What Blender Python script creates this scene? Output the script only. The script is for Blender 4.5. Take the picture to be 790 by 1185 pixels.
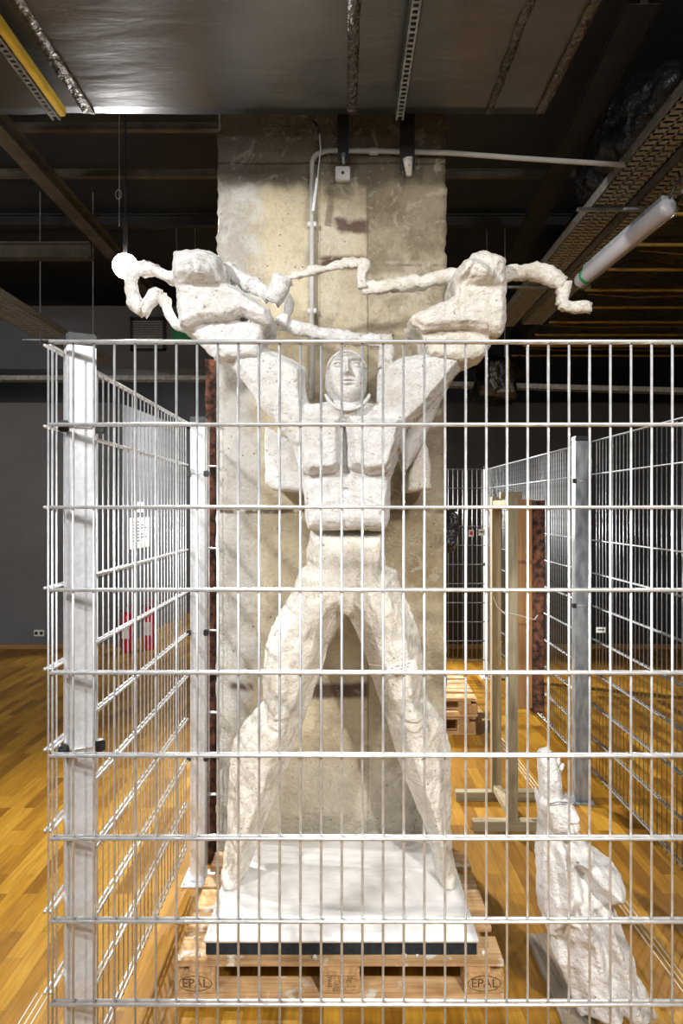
import bpy, bmesh, math, random
import numpy as np
from mathutils import Vector, Matrix, noise as mnoise
random.seed(7)
for o in list(bpy.data.objects): bpy.data.objects.remove(o)
sc = bpy.context.scene
col = sc.collection
PI = math.pi
F = 800.0; CX = 397.0; CY = 587.0; H = 1.8

# ------------------------------------------------------------------ camera
cam = bpy.data.cameras.new('camera'); co = bpy.data.objects.new('camera', cam); col.objects.link(co)
co.location = (0, 0, H); co.rotation_euler = (PI/2, 0, 0)
cam.sensor_width = 36; cam.sensor_fit = 'AUTO'; cam.lens = F/1185*36
cam.shift_x = -2/1185; cam.shift_y = -5.5/1185
cam.clip_start = 0.05; cam.clip_end = 60
sc.camera = co
# ------------------------------------------------------------------ world, exposure
w = bpy.data.worlds.new('world'); sc.world = w; w.use_nodes = True
w.node_tree.nodes['Background'].inputs[0].default_value = (0.8, 0.85, 1, 1)
w.node_tree.nodes['Background'].inputs[1].default_value = 0.0
sc.view_settings.view_transform = 'Standard'; sc.view_settings.look = 'None'
sc.view_settings.gamma = 1; sc.view_settings.use_curve_mapping = False
sc.view_settings.exposure = 0.55
# ------------------------------------------------------------------ hall lamps read from their shadows, plus unseen lights added for brightness
def light(name, kind, loc, target, energy, color=(1, 1, 1), size=0.3, angle=60, blend=0.6):
    l = bpy.data.lights.new(name, kind); l.energy = energy; l.color = color
    if kind == 'AREA': l.shape = 'DISK'; l.size = size
    elif kind == 'SPOT': l.spot_size = math.radians(angle); l.spot_blend = blend; l.shadow_soft_size = size
    else: l.shadow_soft_size = size
    o = bpy.data.objects.new(name, l); col.objects.link(o); o.location = loc
    o.rotation_euler = (Vector(target)-Vector(loc)).to_track_quat('-Z', 'Y').to_euler()
    return o
WARM = (1.0, 0.93, 0.84)
light('front_left_light', 'AREA', (-2.4, -0.8, 3.75), (-0.1, 3.1, 1.3), 122, (1, 0.985, 0.97), 0.22)
light('front_right_light', 'AREA', (1.7, -1.5, 3.8), (0.1, 3.2, 1.2), 58, (1, 0.97, 0.93), 0.25)
light('hall_fill_light', 'AREA', (0.0, -2.6, 3.9), (0, 3.5, 0.8), 52, (1, 0.985, 0.97), 1.6)  # unseen broad fill added for overall brightness
light('left_side_spot', 'SPOT', (-4.2, 3.7, 3.1), (0.1, 2.9, 1.1), 330, (1, 0.98, 0.95), 0.04, 38, 0.6)
light('rear_left_spot', 'SPOT', (-1.44, 4.42, 3.30), (0.4, 3.1, 0.6), 430, (1, 0.97, 0.92), 0.04, 130, 0.7)
light('rear_right_spot', 'SPOT', (3.4, 5.6, 3.6), (0.9, 2.8, 0.0), 950, WARM, 0.04, 80, 0.6)
light('added_right_spot', 'SPOT', (1.3, -0.9, 3.6), (1.05, 3.0, 0.0), 420, (1, 0.95, 0.88), 0.05, 48, 0.6)  # unseen spot added to brighten the floor at right
light('left_wall_fill', 'AREA', (-3.6, 3.6, 3.5), (-4.2, 8.8, 1.7), 26, (1, 0.97, 0.94), 0.5)  # unseen, added to lift the grey left wall
light('side_wall_fill', 'AREA', (-1.5, 9.6, 3.0), (-2.75, 10.4, 1.2), 70, (1, 0.99, 0.98), 0.4)  # unseen, added to brighten the receding side wall
light('added_rear_floor_spot', 'SPOT', (-0.6, 8.3, 3.0), (1.5, 5.4, 0.0), 1200, WARM, 0.04, 80, 0.6)  # unseen extra spot added to light the rear floor hard

# ------------------------------------------------------------------ materials
def newmat(name):
    m = bpy.data.materials.new(name); m.use_nodes = True
    nt = m.node_tree; return m, nt, nt.nodes['Principled BSDF']
def N(nt, t, **kw):
    n = nt.nodes.new(t)
    for k, v in kw.items():
        if k.startswith('i_'): n.inputs[k[2:].replace('_', ' ')].default_value = v
        else: setattr(n, k, v)
    return n
def ramp(nt, stops):
    r = nt.nodes.new('ShaderNodeValToRGB'); e = r.color_ramp.elements
    while len(e) < len(stops): e.new(0.5)
    for q, (p, c) in zip(e, stops): q.position = p; q.color = (*c, 1) if len(c) == 3 else c
    return r
def coords(nt, kind='Object', scale=(1, 1, 1), rot=(0, 0, 0)):
    tc = nt.nodes.new('ShaderNodeTexCoord'); mp = nt.nodes.new('ShaderNodeMapping')
    mp.inputs['Scale'].default_value = scale; mp.inputs['Rotation'].default_value = rot
    nt.links.new(tc.outputs[kind], mp.inputs[0]); return mp.outputs[0]
def mixc(nt, fac, a, b, mode='MIX'):
    m = nt.nodes.new('ShaderNodeMix'); m.data_type = 'RGBA'; m.blend_type = mode
    for s, v in ((m.inputs[0], fac), (m.inputs[6], a), (m.inputs[7], b)):
        if isinstance(v, bpy.types.NodeSocket): nt.links.new(v, s)
        elif isinstance(v, (int, float)): s.default_value = v
        else: s.default_value = (*v, 1)
    return m.outputs[2]
def noise_mat(name, c1, c2, scale=8, rough=0.7, metal=0.0, bump=0.2, bscale=40, stretch=(1, 1, 1), lo=0.35, hi=0.65, dist=0.01, spec=0.5, kind='Object'):
    m, nt, b = newmat(name); L = nt.links
    v = coords(nt, kind, stretch)
    n = N(nt, 'ShaderNodeTexNoise', i_Scale=scale, i_Detail=6.0); L.new(v, n.inputs['Vector'])
    r = ramp(nt, [(lo, c1), (hi, c2)]); L.new(n.outputs[0], r.inputs[0]); L.new(r.outputs[0], b.inputs['Base Color'])
    b.inputs['Roughness'].default_value = rough; b.inputs['Metallic'].default_value = metal
    b.inputs['Specular IOR Level'].default_value = spec
    if bump:
        n2 = N(nt, 'ShaderNodeTexNoise', i_Scale=bscale, i_Detail=5.0); L.new(v, n2.inputs['Vector'])
        bp = N(nt, 'ShaderNodeBump', i_Strength=bump, i_Distance=dist); L.new(n2.outputs[0], bp.inputs['Height']); L.new(bp.outputs[0], b.inputs['Normal'])
    return m
M = {}
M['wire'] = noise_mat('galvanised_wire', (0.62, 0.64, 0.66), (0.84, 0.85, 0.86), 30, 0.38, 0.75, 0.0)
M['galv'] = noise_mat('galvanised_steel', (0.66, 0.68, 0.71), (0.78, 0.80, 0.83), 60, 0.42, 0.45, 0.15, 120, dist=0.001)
M['wire_dim'] = noise_mat('dimmed_galvanised_wire', (0.24, 0.26, 0.29), (0.36, 0.39, 0.42), 30, 0.42, 0.7, 0.0)  # darker copy of the wire, dimmer light at right put into its colour
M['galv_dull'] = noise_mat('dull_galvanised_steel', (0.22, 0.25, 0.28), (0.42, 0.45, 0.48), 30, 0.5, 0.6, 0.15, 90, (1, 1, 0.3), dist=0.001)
M['black'] = noise_mat('black_plastic', (0.012, 0.012, 0.014), (0.03, 0.03, 0.032), 20, 0.45)
M['blackbag'] = noise_mat('black_plastic_film', (0.008, 0.008, 0.009), (0.02, 0.02, 0.022), 20, 0.25, 0, 0.9, 25, dist=0.02)
M['rust'] = noise_mat('rust', (0.02, 0.010, 0.008), (0.20, 0.075, 0.04), 28, 0.9, 0.0, 0.8, 60, lo=0.38, hi=0.66)
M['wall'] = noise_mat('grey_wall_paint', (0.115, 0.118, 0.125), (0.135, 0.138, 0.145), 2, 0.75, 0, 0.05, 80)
M['wall_dim'] = noise_mat('dimmed_grey_wall', (0.035, 0.035, 0.037), (0.045, 0.045, 0.047), 2, 0.8, 0, 0.05, 80)  # grey wall right of the column, weaker light put into its colour
M['ceil'] = noise_mat('dark_ceiling_concrete', (0.010, 0.010, 0.012), (0.020, 0.019, 0.019), 1.5, 0.9, 0, 0.3, 20)
M['beam'] = noise_mat('dark_steel_beam', (0.010, 0.010, 0.010), (0.022, 0.020, 0.019), 6, 0.7)
M['beam_tan'] = noise_mat('tan_dusty_beam', (0.035, 0.028, 0.02), (0.075, 0.06, 0.042), 6, 0.8)
M['tray'] = noise_mat('cable_tray_steel', (0.26, 0.26, 0.25), (0.42, 0.41, 0.38), 30, 0.5, 0.4, 0.0)
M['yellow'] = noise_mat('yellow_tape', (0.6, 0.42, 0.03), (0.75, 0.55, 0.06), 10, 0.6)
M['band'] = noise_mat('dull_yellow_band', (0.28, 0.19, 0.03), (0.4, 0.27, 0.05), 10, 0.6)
M['white'] = noise_mat('white_plastic', (0.6, 0.6, 0.58), (0.7, 0.7, 0.68), 10, 0.5)
M['conduit'] = noise_mat('grey_conduit_plastic', (0.45, 0.45, 0.44), (0.58, 0.58, 0.56), 6, 0.5)
M['paper'] = noise_mat('white_paper', (0.75, 0.75, 0.74), (0.85, 0.85, 0.84), 10, 0.8, 0, 0)
M['ink'] = noise_mat('dark_ink', (0.03, 0.03, 0.035), (0.06, 0.06, 0.06), 10, 0.8, 0, 0)
M['stamp'] = noise_mat('burnt_stamp', (0.07, 0.035, 0.015), (0.14, 0.07, 0.03), 60, 0.9, 0, 0)
M['red'] = noise_mat('red_enamel', (0.5, 0.008, 0.03), (0.6, 0.012, 0.05), 10, 0.3)
M['green'] = noise_mat('green_sign_plastic', (0.0, 0.16, 0.05), (0.0, 0.22, 0.07), 10, 0.4)
M['foam'] = noise_mat('black_foam', (0.008, 0.01, 0.014), (0.02, 0.024, 0.03), 60, 0.95, 0, 0.3, 200, dist=0.002)
M['cord'] = noise_mat('pale_string', (0.55, 0.5, 0.4), (0.7, 0.65, 0.55), 40, 0.9)
M['brass'] = noise_mat('copper_foil', (0.18, 0.10, 0.04), (0.32, 0.19, 0.08), 12, 0.45, 0.4)

def wood(name, c1, c2, axis='X', rough=0.7, dirt=None):
    m, nt, b = newmat(name); L = nt.links
    st = {'X': (0.6, 9, 9), 'Y': (9, 0.6, 9), 'Z': (9, 9, 0.6)}[axis]
    v = coords(nt, 'Object', st)
    n = N(nt, 'ShaderNodeTexNoise', i_Scale=6.0, i_Detail=8.0, i_Distortion=0.6); L.new(v, n.inputs['Vector'])
    r = ramp(nt, [(0.33, c1), (0.66, c2)]); L.new(n.outputs[0], r.inputs[0]); out = r.outputs[0]
    oi = N(nt, 'ShaderNodeObjectInfo')
    r2 = ramp(nt, [(0, (0.8, 0.8, 0.8)), (1, (1.1, 1.06, 1.0))]); L.new(oi.outputs['Random'], r2.inputs[0])
    out = mixc(nt, 1.0, out, r2.outputs[0], 'MULTIPLY')
    if dirt:
        n3 = N(nt, 'ShaderNodeTexNoise', i_Scale=14.0, i_Detail=6.0); L.new(coords(nt), n3.inputs['Vector'])
        r3 = ramp(nt, [(0.58, (0, 0, 0)), (0.66, (1, 1, 1))]); L.new(n3.outputs[0], r3.inputs[0])
        out = mixc(nt, r3.outputs[0], out, dirt)
    L.new(out, b.inputs['Base Color']); b.inputs['Roughness'].default_value = rough
    bp = N(nt, 'ShaderNodeBump', i_Strength=0.25, i_Distance=0.003); L.new(n.outputs[0], bp.inputs['Height']); L.new(bp.outputs[0], b.inputs['Normal'])
    return m
M['pal'] = wood('pallet_wood', (0.42, 0.25, 0.11), (0.66, 0.45, 0.24), 'X', 0.8, (0.72, 0.68, 0.6))
M['paly'] = wood('pallet_crosswise_wood', (0.40, 0.24, 0.11), (0.62, 0.42, 0.23), 'Y', 0.8)
M['chip'] = noise_mat('pressed_chip_block', (0.38, 0.22, 0.09), (0.58, 0.38, 0.18), 60, 0.85, 0, 0.4, 90, dist=0.003)
M['pine'] = wood('pale_raw_pine', (0.27, 0.225, 0.14), (0.42, 0.36, 0.235), 'Z', 0.7)
M['pinex'] = wood('pale_raw_pine_across', (0.27, 0.225, 0.14), (0.42, 0.36, 0.235), 'X', 0.7)
M['oldwood'] = wood('old_brown_wood', (0.12, 0.055, 0.022), (0.30, 0.15, 0.06), 'Z', 0.8)
M['oakwood'] = wood('orange_brown_wood', (0.28, 0.14, 0.05), (0.46, 0.25, 0.10), 'Z', 0.7)
M['greyplank'] = wood('grey_weathered_plank', (0.16, 0.13, 0.10), (0.30, 0.26, 0.21), 'Y', 0.85)
M['skirt'] = wood('oak_skirting', (0.30, 0.16, 0.05), (0.42, 0.24, 0.09), 'X', 0.5)

def floor_mat():
    m, nt, b = newmat('oak_parquet'); L = nt.links
    v = coords(nt, 'Object', (1, 1, 1), (0, 0, PI/2))
    br = nt.nodes.new('ShaderNodeTexBrick'); L.new(v, br.inputs['Vector'])
    br.inputs['Scale'].default_value = 1.0; br.inputs['Brick Width'].default_value = 0.46; br.inputs['Row Height'].default_value = 0.071
    br.inputs['Mortar Size'].default_value = 0.0007; br.inputs['Mortar Smooth'].default_value = 0.2; br.offset = 0.37; br.offset_frequency = 2
    br.inputs['Color1'].default_value = (0.0, 0, 0, 1); br.inputs['Color2'].default_value = (1, 1, 1, 1); br.inputs['Mortar'].default_value = (0.5, 0.5, 0.5, 1)
    r = ramp(nt, [(0.0, (0.19, 0.085, 0.009)), (0.35, (0.28, 0.137, 0.013)), (0.7, (0.345, 0.178, 0.017)), (1.0, (0.40, 0.22, 0.027))])
    L.new(br.outputs['Color'], r.inputs[0])
    n = N(nt, 'ShaderNodeTexNoise', i_Scale=5.0, i_Detail=8.0); L.new(coords(nt, 'Object', (12, 0.8, 1)), n.inputs['Vector'])
    r2 = ramp(nt, [(0.3, (0.72, 0.68, 0.62)), (0.7, (1.15, 1.15, 1.15))]); L.new(n.outputs[0], r2.inputs[0])
    c = mixc(nt, 1.0, r.outputs[0], r2.outputs[0], 'MULTIPLY')
    c = mixc(nt, br.outputs['Fac'], c, (0.12, 0.06, 0.02))
    L.new(c, b.inputs['Base Color'])
    n3 = N(nt, 'ShaderNodeTexNoise', i_Scale=3.0, i_Detail=3.0); L.new(coords(nt), n3.inputs['Vector'])
    mr = N(nt, 'ShaderNodeMapRange'); mr.inputs[3].default_value = 0.28; mr.inputs[4].default_value = 0.45
    L.new(n3.outputs[0], mr.inputs[0]); L.new(mr.outputs[0], b.inputs['Roughness']); b.inputs['Specular IOR Level'].default_value = 0.35
    bp = N(nt, 'ShaderNodeBump', i_Strength=0.15, i_Distance=0.002); L.new(br.outputs['Fac'], bp.inputs['Height']); bp.invert = True
    L.new(bp.outputs[0], b.inputs['Normal'])
    return m
M['floor'] = floor_mat()

def plaster_mat(name, base=(0.75, 0.75, 0.745), dirt=(0.50, 0.44, 0.35), amount=0.7):
    m, nt, b = newmat(name); L = nt.links
    v = coords(nt)
    n = N(nt, 'ShaderNodeTexNoise', i_Scale=7.0, i_Detail=10.0, i_Roughness=0.65); L.new(v, n.inputs['Vector'])
    r = ramp(nt, [(0.5, (0, 0, 0)), (0.75, (amount,)*3)]); L.new(n.outputs[0], r.inputs[0])
    c = mixc(nt, r.outputs[0], base, dirt)
    vo = N(nt, 'ShaderNodeTexVoronoi', i_Scale=34.0); L.new(v, vo.inputs['Vector'])
    n2 = N(nt, 'ShaderNodeTexNoise', i_Scale=9.0, i_Detail=4.0); L.new(v, n2.inputs['Vector'])
    # small pits, only in some patches
    r3 = ramp(nt, [(0.10, (1, 1, 1)), (0.17, (0, 0, 0))]); L.new(vo.outputs[0], r3.inputs[0])
    r4 = ramp(nt, [(0.48, (0, 0, 0)), (0.60, (0.75, 0.75, 0.75))]); L.new(n2.outputs[0], r4.inputs[0])
    pit = mixc(nt, 1.0, r3.outputs[0], r4.outputs[0], 'MULTIPLY')
    c = mixc(nt, pit, c, (0.22, 0.17, 0.11))
    # hairline scratches
    wv = N(nt, 'ShaderNodeTexNoise', i_Scale=16.0, i_Detail=6.0, i_Distortion=1.2); L.new(coords(nt, 'Object', (1, 1, 2.2), (0.2, 0.5, 0)), wv.inputs['Vector'])
    r5 = ramp(nt, [(0.488, (0, 0, 0)), (0.5, (0.85, 0.85, 0.85)), (0.512, (0, 0, 0))]); L.new(wv.outputs[0], r5.inputs[0])
    c = mixc(nt, r5.outputs[0], c, (0.30, 0.25, 0.18))
    L.new(c, b.inputs['Base Color']); b.inputs['Roughness'].default_value = 0.9; b.inputs['Specular IOR Level'].default_value = 0.2
    n5 = N(nt, 'ShaderNodeTexNoise', i_Scale=38.0, i_Detail=8.0, i_Roughness=0.6); L.new(v, n5.inputs['Vector'])
    b1 = N(nt, 'ShaderNodeBump', i_Strength=0.7, i_Distance=0.016); L.new(n5.outputs[0], b1.inputs['Height'])
    b2 = N(nt, 'ShaderNodeBump', i_Strength=0.8, i_Distance=0.006); b2.invert = True; L.new(pit, b2.inputs['Height']); L.new(b1.outputs[0], b2.inputs['Normal'])
    L.new(b2.outputs[0], b.inputs['Normal'])
    return m
M['plaster'] = plaster_mat('white_plaster')
M['plaster_old'] = plaster_mat('aged_plaster', (0.79, 0.755, 0.69), (0.40, 0.36, 0.24), 0.85)
M['plaster_face'] = plaster_mat('smooth_plaster', (0.70, 0.69, 0.67), (0.5, 0.45, 0.36), 0.5)

def concrete_mat():
    m, nt, b = newmat('stained_concrete'); L = nt.links
    tc = nt.nodes.new('ShaderNodeTexCoord'); sep = nt.nodes.new('ShaderNodeSeparateXYZ'); L.new(tc.outputs['Object'], sep.inputs[0])
    v = tc.outputs['Object']
    def nz(scale, detail=6.0, dist=0.0, vec=None, rough=0.55):
        n = N(nt, 'ShaderNodeTexNoise', i_Scale=scale, i_Detail=detail, i_Distortion=dist, i_Roughness=rough); L.new(vec or v, n.inputs['Vector']); return n.outputs[0]
    def math_(op, a, b_=None, c_=None, clamp=False):
        mm = nt.nodes.new('ShaderNodeMath'); mm.operation = op; mm.use_clamp = clamp
        for i, q in enumerate((a, b_, c_)):
            if q is None: continue
            if isinstance(q, bpy.types.NodeSocket): L.new(q, mm.inputs[i])
            else: mm.inputs[i].default_value = q
        return mm.outputs[0]
    def smooth(x, lo, hi):
        mr = N(nt, 'ShaderNodeMapRange'); mr.interpolation_type = 'SMOOTHSTEP'
        L.new(x, mr.inputs[0]); mr.inputs[1].default_value = lo; mr.inputs[2].default_value = hi; return mr.outputs[0]
    X, Z = sep.outputs[0], sep.outputs[2]
    big = nz(1.6, 5.0); mid = nz(5.0, 8.0); fine = nz(26, 8.0, rough=0.7)
    wob = math_('MULTIPLY', math_('SUBTRACT', mid, 0.5), 0.30)
    c = mixc(nt, smooth(big, 0.35, 0.65), (0.74, 0.64, 0.45), (0.83, 0.76, 0.61))
    # pale grey strip along the left edge, two paler board fields
    left = smooth(math_('ADD', X, wob), -0.40, -0.46)
    c = mixc(nt, left, c, (0.76, 0.74, 0.69))
    # cleaner cream repair plaster left of middle
    rep = math_('MULTIPLY', smooth(math_('ADD', X, math_('MULTIPLY', wob, 0.3)), -0.16, -0.20), smooth(X, -0.42, -0.36))
    c = mixc(nt, math_('MULTIPLY', rep, 0.45), c, (0.88, 0.76, 0.50))
    # right-hand field is greyer and dirtier
    right = smooth(X, 0.10, 0.13)
    dirtn = smooth(math_('ADD', mid, math_('MULTIPLY', fine, 0.5)), 0.66, 0.92)
    c = mixc(nt, math_('MULTIPLY', right, math_('ADD', 0.22, math_('MULTIPLY', dirtn, 0.55))), c, (0.34, 0.28, 0.19))
    c = mixc(nt, math_('MULTIPLY', dirtn, 0.42), c, (0.33, 0.26, 0.17))
    # duct's shadow painted on the column top, ragged lower edge; right field darkens lower
    top = smooth(math_('ADD', Z, wob), 3.34, 3.42)
    c = mixc(nt, math_('MULTIPLY', top, 0.82), c, (0.13, 0.11, 0.085))
    top2 = math_('MULTIPLY', math_('MULTIPLY', smooth(math_('ADD', Z, math_('MULTIPLY', wob, 1.5)), 2.85, 3.2), right), 0.5)
    c = mixc(nt, top2, c, (0.22, 0.18, 0.12))
    # joint lines
    def line(coord, pos, width, strength, cc, lim=None):
        nonlocal c
        d = math_('ABSOLUTE', math_('SUBTRACT', math_('ADD', coord, math_('MULTIPLY', wob, 0.06)), pos))
        s = math_('MULTIPLY', smooth(d, width, width*0.3), strength)
        if lim is not None: s = math_('MULTIPLY', s, lim)
        c = mixc(nt, s, c, cc)
    brk = smooth(nz(11, 4.0), 0.42, 0.55)
    line(Z, 1.78, 0.016, 0.95, (0.16, 0.12, 0.08), brk)
    line(X, 0.12, 0.006, 0.6, (0.22, 0.17, 0.11))
    line(X, -0.115, 0.005, 0.4, (0.25, 0.2, 0.13))
    line(Z, 3.49, 0.008, 0.7, (0.06, 0.05, 0.04))
    line(Z, 2.99, 0.008, 0.6, (0.12, 0.09, 0.06), math_('MULTIPLY', brk, right))
    # rusty brown hollows, duller fields and a painted shaded foot
    def patch(x0, x1, z0, z1, cc, st=0.9, e=0.015, ww=0.12):
        nonlocal c
        xx = math_('ADD', X, math_('MULTIPLY', wob, ww)); zz = math_('ADD', Z, math_('MULTIPLY', wob, ww))
        a = math_('MULTIPLY', smooth(xx, x0-e, x0+e), smooth(xx, x1+e, x1-e))
        a = math_('MULTIPLY', a, math_('MULTIPLY', smooth(zz, z0-e, z0+e), smooth(zz, z1+e, z1-e)))
        c = mixc(nt, math_('MULTIPLY', a, st), c, cc)
    patch(-0.11, 0.11, 2.975, 3.035, (0.10, 0.05, 0.035), 0.9)
    patch(0.11, 0.30, 2.95, 3.03, (0.28, 0.23, 0.16), 0.6)
    patch(-0.06, 0.12, 3.14, 3.22, (0.08, 0.03, 0.025), 0.85, 0.02, 0.9)
    patch(-0.20, 0.12, 0.86, 0.935, (0.10, 0.055, 0.04), 0.9)
    patch(-0.56, -0.44, 0.90, 0.935, (0.12, 0.06, 0.045), 0.9)
    patch(0.20, 0.50, 1.30, 1.80, (0.36, 0.27, 0.14), 0.5, 0.05, 0.6)
    patch(0.26, 0.52, 1.80, 2.45, (0.42, 0.36, 0.27), 0.6, 0.04, 0.8)
    patch(-0.60, 0.52, -0.1, 0.55, (0.56, 0.53, 0.46), 0.5, 0.06, 0.6)  # grey shadow at the column foot, painted into the colour
    patch(0.05, 0.12, 0.45, 0.52, (0.35, 0.2, 0.14), 0.5, 0.03, 0.4)
    sp = smooth(nz(55, 8.0, rough=0.8), 0.53, 0.64); c = mixc(nt, math_('MULTIPLY', sp, math_('ADD', 0.12, math_('MULTIPLY', smooth(big, 0.4, 0.6), 0.35))), c, (0.30, 0.24, 0.17))
    sc2 = smooth(nz(9, 9.0, 1.6, rough=0.7), 0.56, 0.60); c = mixc(nt, math_('MULTIPLY', sc2, 0.30), c, (0.86, 0.82, 0.72))
    # pits
    vo = N(nt, 'ShaderNodeTexVoronoi', i_Scale=22.0); L.new(v, vo.inputs['Vector'])
    pit = math_('MULTIPLY', smooth(vo.outputs[0], 0.12, 0.05), smooth(nz(6, 3.0), 0.46, 0.58))
    c = mixc(nt, math_('MULTIPLY', pit, 0.8), c, (0.14, 0.10, 0.07))
    L.new(c, b.inputs['Base Color']); b.inputs['Roughness'].default_value = 0.92; b.inputs['Specular IOR Level'].default_value = 0.2
    b1 = N(nt, 'ShaderNodeBump', i_Strength=0.9, i_Distance=0.03); L.new(fine, b1.inputs['Height'])
    b2 = N(nt, 'ShaderNodeBump', i_Strength=0.7, i_Distance=0.01); b2.invert = True; L.new(pit, b2.inputs['Height']); L.new(b1.outputs[0], b2.inputs['Normal'])
    L.new(b2.outputs[0], b.inputs['Normal'])
    return m
M['concrete'] = concrete_mat()

def marble_mat():
    m, nt, b = newmat('white_marble_slab'); L = nt.links
    n = N(nt, 'ShaderNodeTexNoise', i_Scale=2.2, i_Detail=8.0, i_Distortion=1.5); L.new(coords(nt, 'Object', (1, 3.5, 1), (0, 0, -0.25)), n.inputs['Vector'])
    r = ramp(nt, [(0.44, (0.86, 0.86, 0.86)), (0.5, (0.78, 0.79, 0.80)), (0.54, (0.87, 0.87, 0.87))]); L.new(n.outputs[0], r.inputs[0])
    L.new(r.outputs[0], b.inputs['Base Color']); b.inputs['Roughness'].default_value = 0.45
    return m
M['marble'] = marble_mat()

def foil_mat(name, c1, c2, rough, bs=0.6, stretch=(1, 5, 1), scale=1.6):
    m, nt, b = newmat(name); L = nt.links
    n = N(nt, 'ShaderNodeTexNoise', i_Scale=2.0, i_Detail=5.0); L.new(coords(nt), n.inputs['Vector'])
    r = ramp(nt, [(0.3, c1), (0.7, c2)]); L.new(n.outputs[0], r.inputs[0]); L.new(r.outputs[0], b.inputs['Base Color'])
    b.inputs['Metallic'].default_value = 0.9; b.inputs['Roughness'].default_value = rough
    n2 = N(nt, 'ShaderNodeTexNoise', i_Scale=scale, i_Detail=4.0, i_Distortion=0.4); L.new(coords(nt, 'Object', stretch), n2.inputs['Vector'])
    n3 = N(nt, 'ShaderNodeTexNoise', i_Scale=30.0, i_Detail=4.0); L.new(coords(nt), n3.inputs['Vector'])
    b1 = N(nt, 'ShaderNodeBump', i_Strength=bs, i_Distance=0.03); L.new(n2.outputs[0], b1.inputs['Height'])
    b2 = N(nt, 'ShaderNodeBump', i_Strength=0.08, i_Distance=0.01); L.new(n3.outputs[0], b2.inputs['Height']); L.new(b1.outputs[0], b2.inputs['Normal'])
    L.new(b2.outputs[0], b.inputs['Normal'])
    return m
M['foil'] = foil_mat('aluminium_foil_lagging', (0.12, 0.12, 0.124), (0.19, 0.19, 0.195), 0.38, 0.2)
M['foil_tape'] = foil_mat('crumpled_foil_tape', (0.10, 0.095, 0.09), (0.24, 0.225, 0.21), 0.42, 1.0, (4, 4, 4), 8)
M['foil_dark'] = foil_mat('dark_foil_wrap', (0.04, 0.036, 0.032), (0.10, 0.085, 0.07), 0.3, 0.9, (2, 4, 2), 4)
mE, nt, b = newmat('lamp_glow'); b.inputs['Base Color'].default_value = (1, 1, 1, 1)
b.inputs['Emission Color'].default_value = (1, 0.98, 0.95, 1); b.inputs['Emission Strength'].default_value = 120; M['glow'] = mE
mD, nt, b = newmat('frosted_tube_cover'); b.inputs['Base Color'].default_value = (0.34, 0.33, 0.35, 1); b.inputs['Roughness'].default_value = 0.35; M['frost'] = mD

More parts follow.
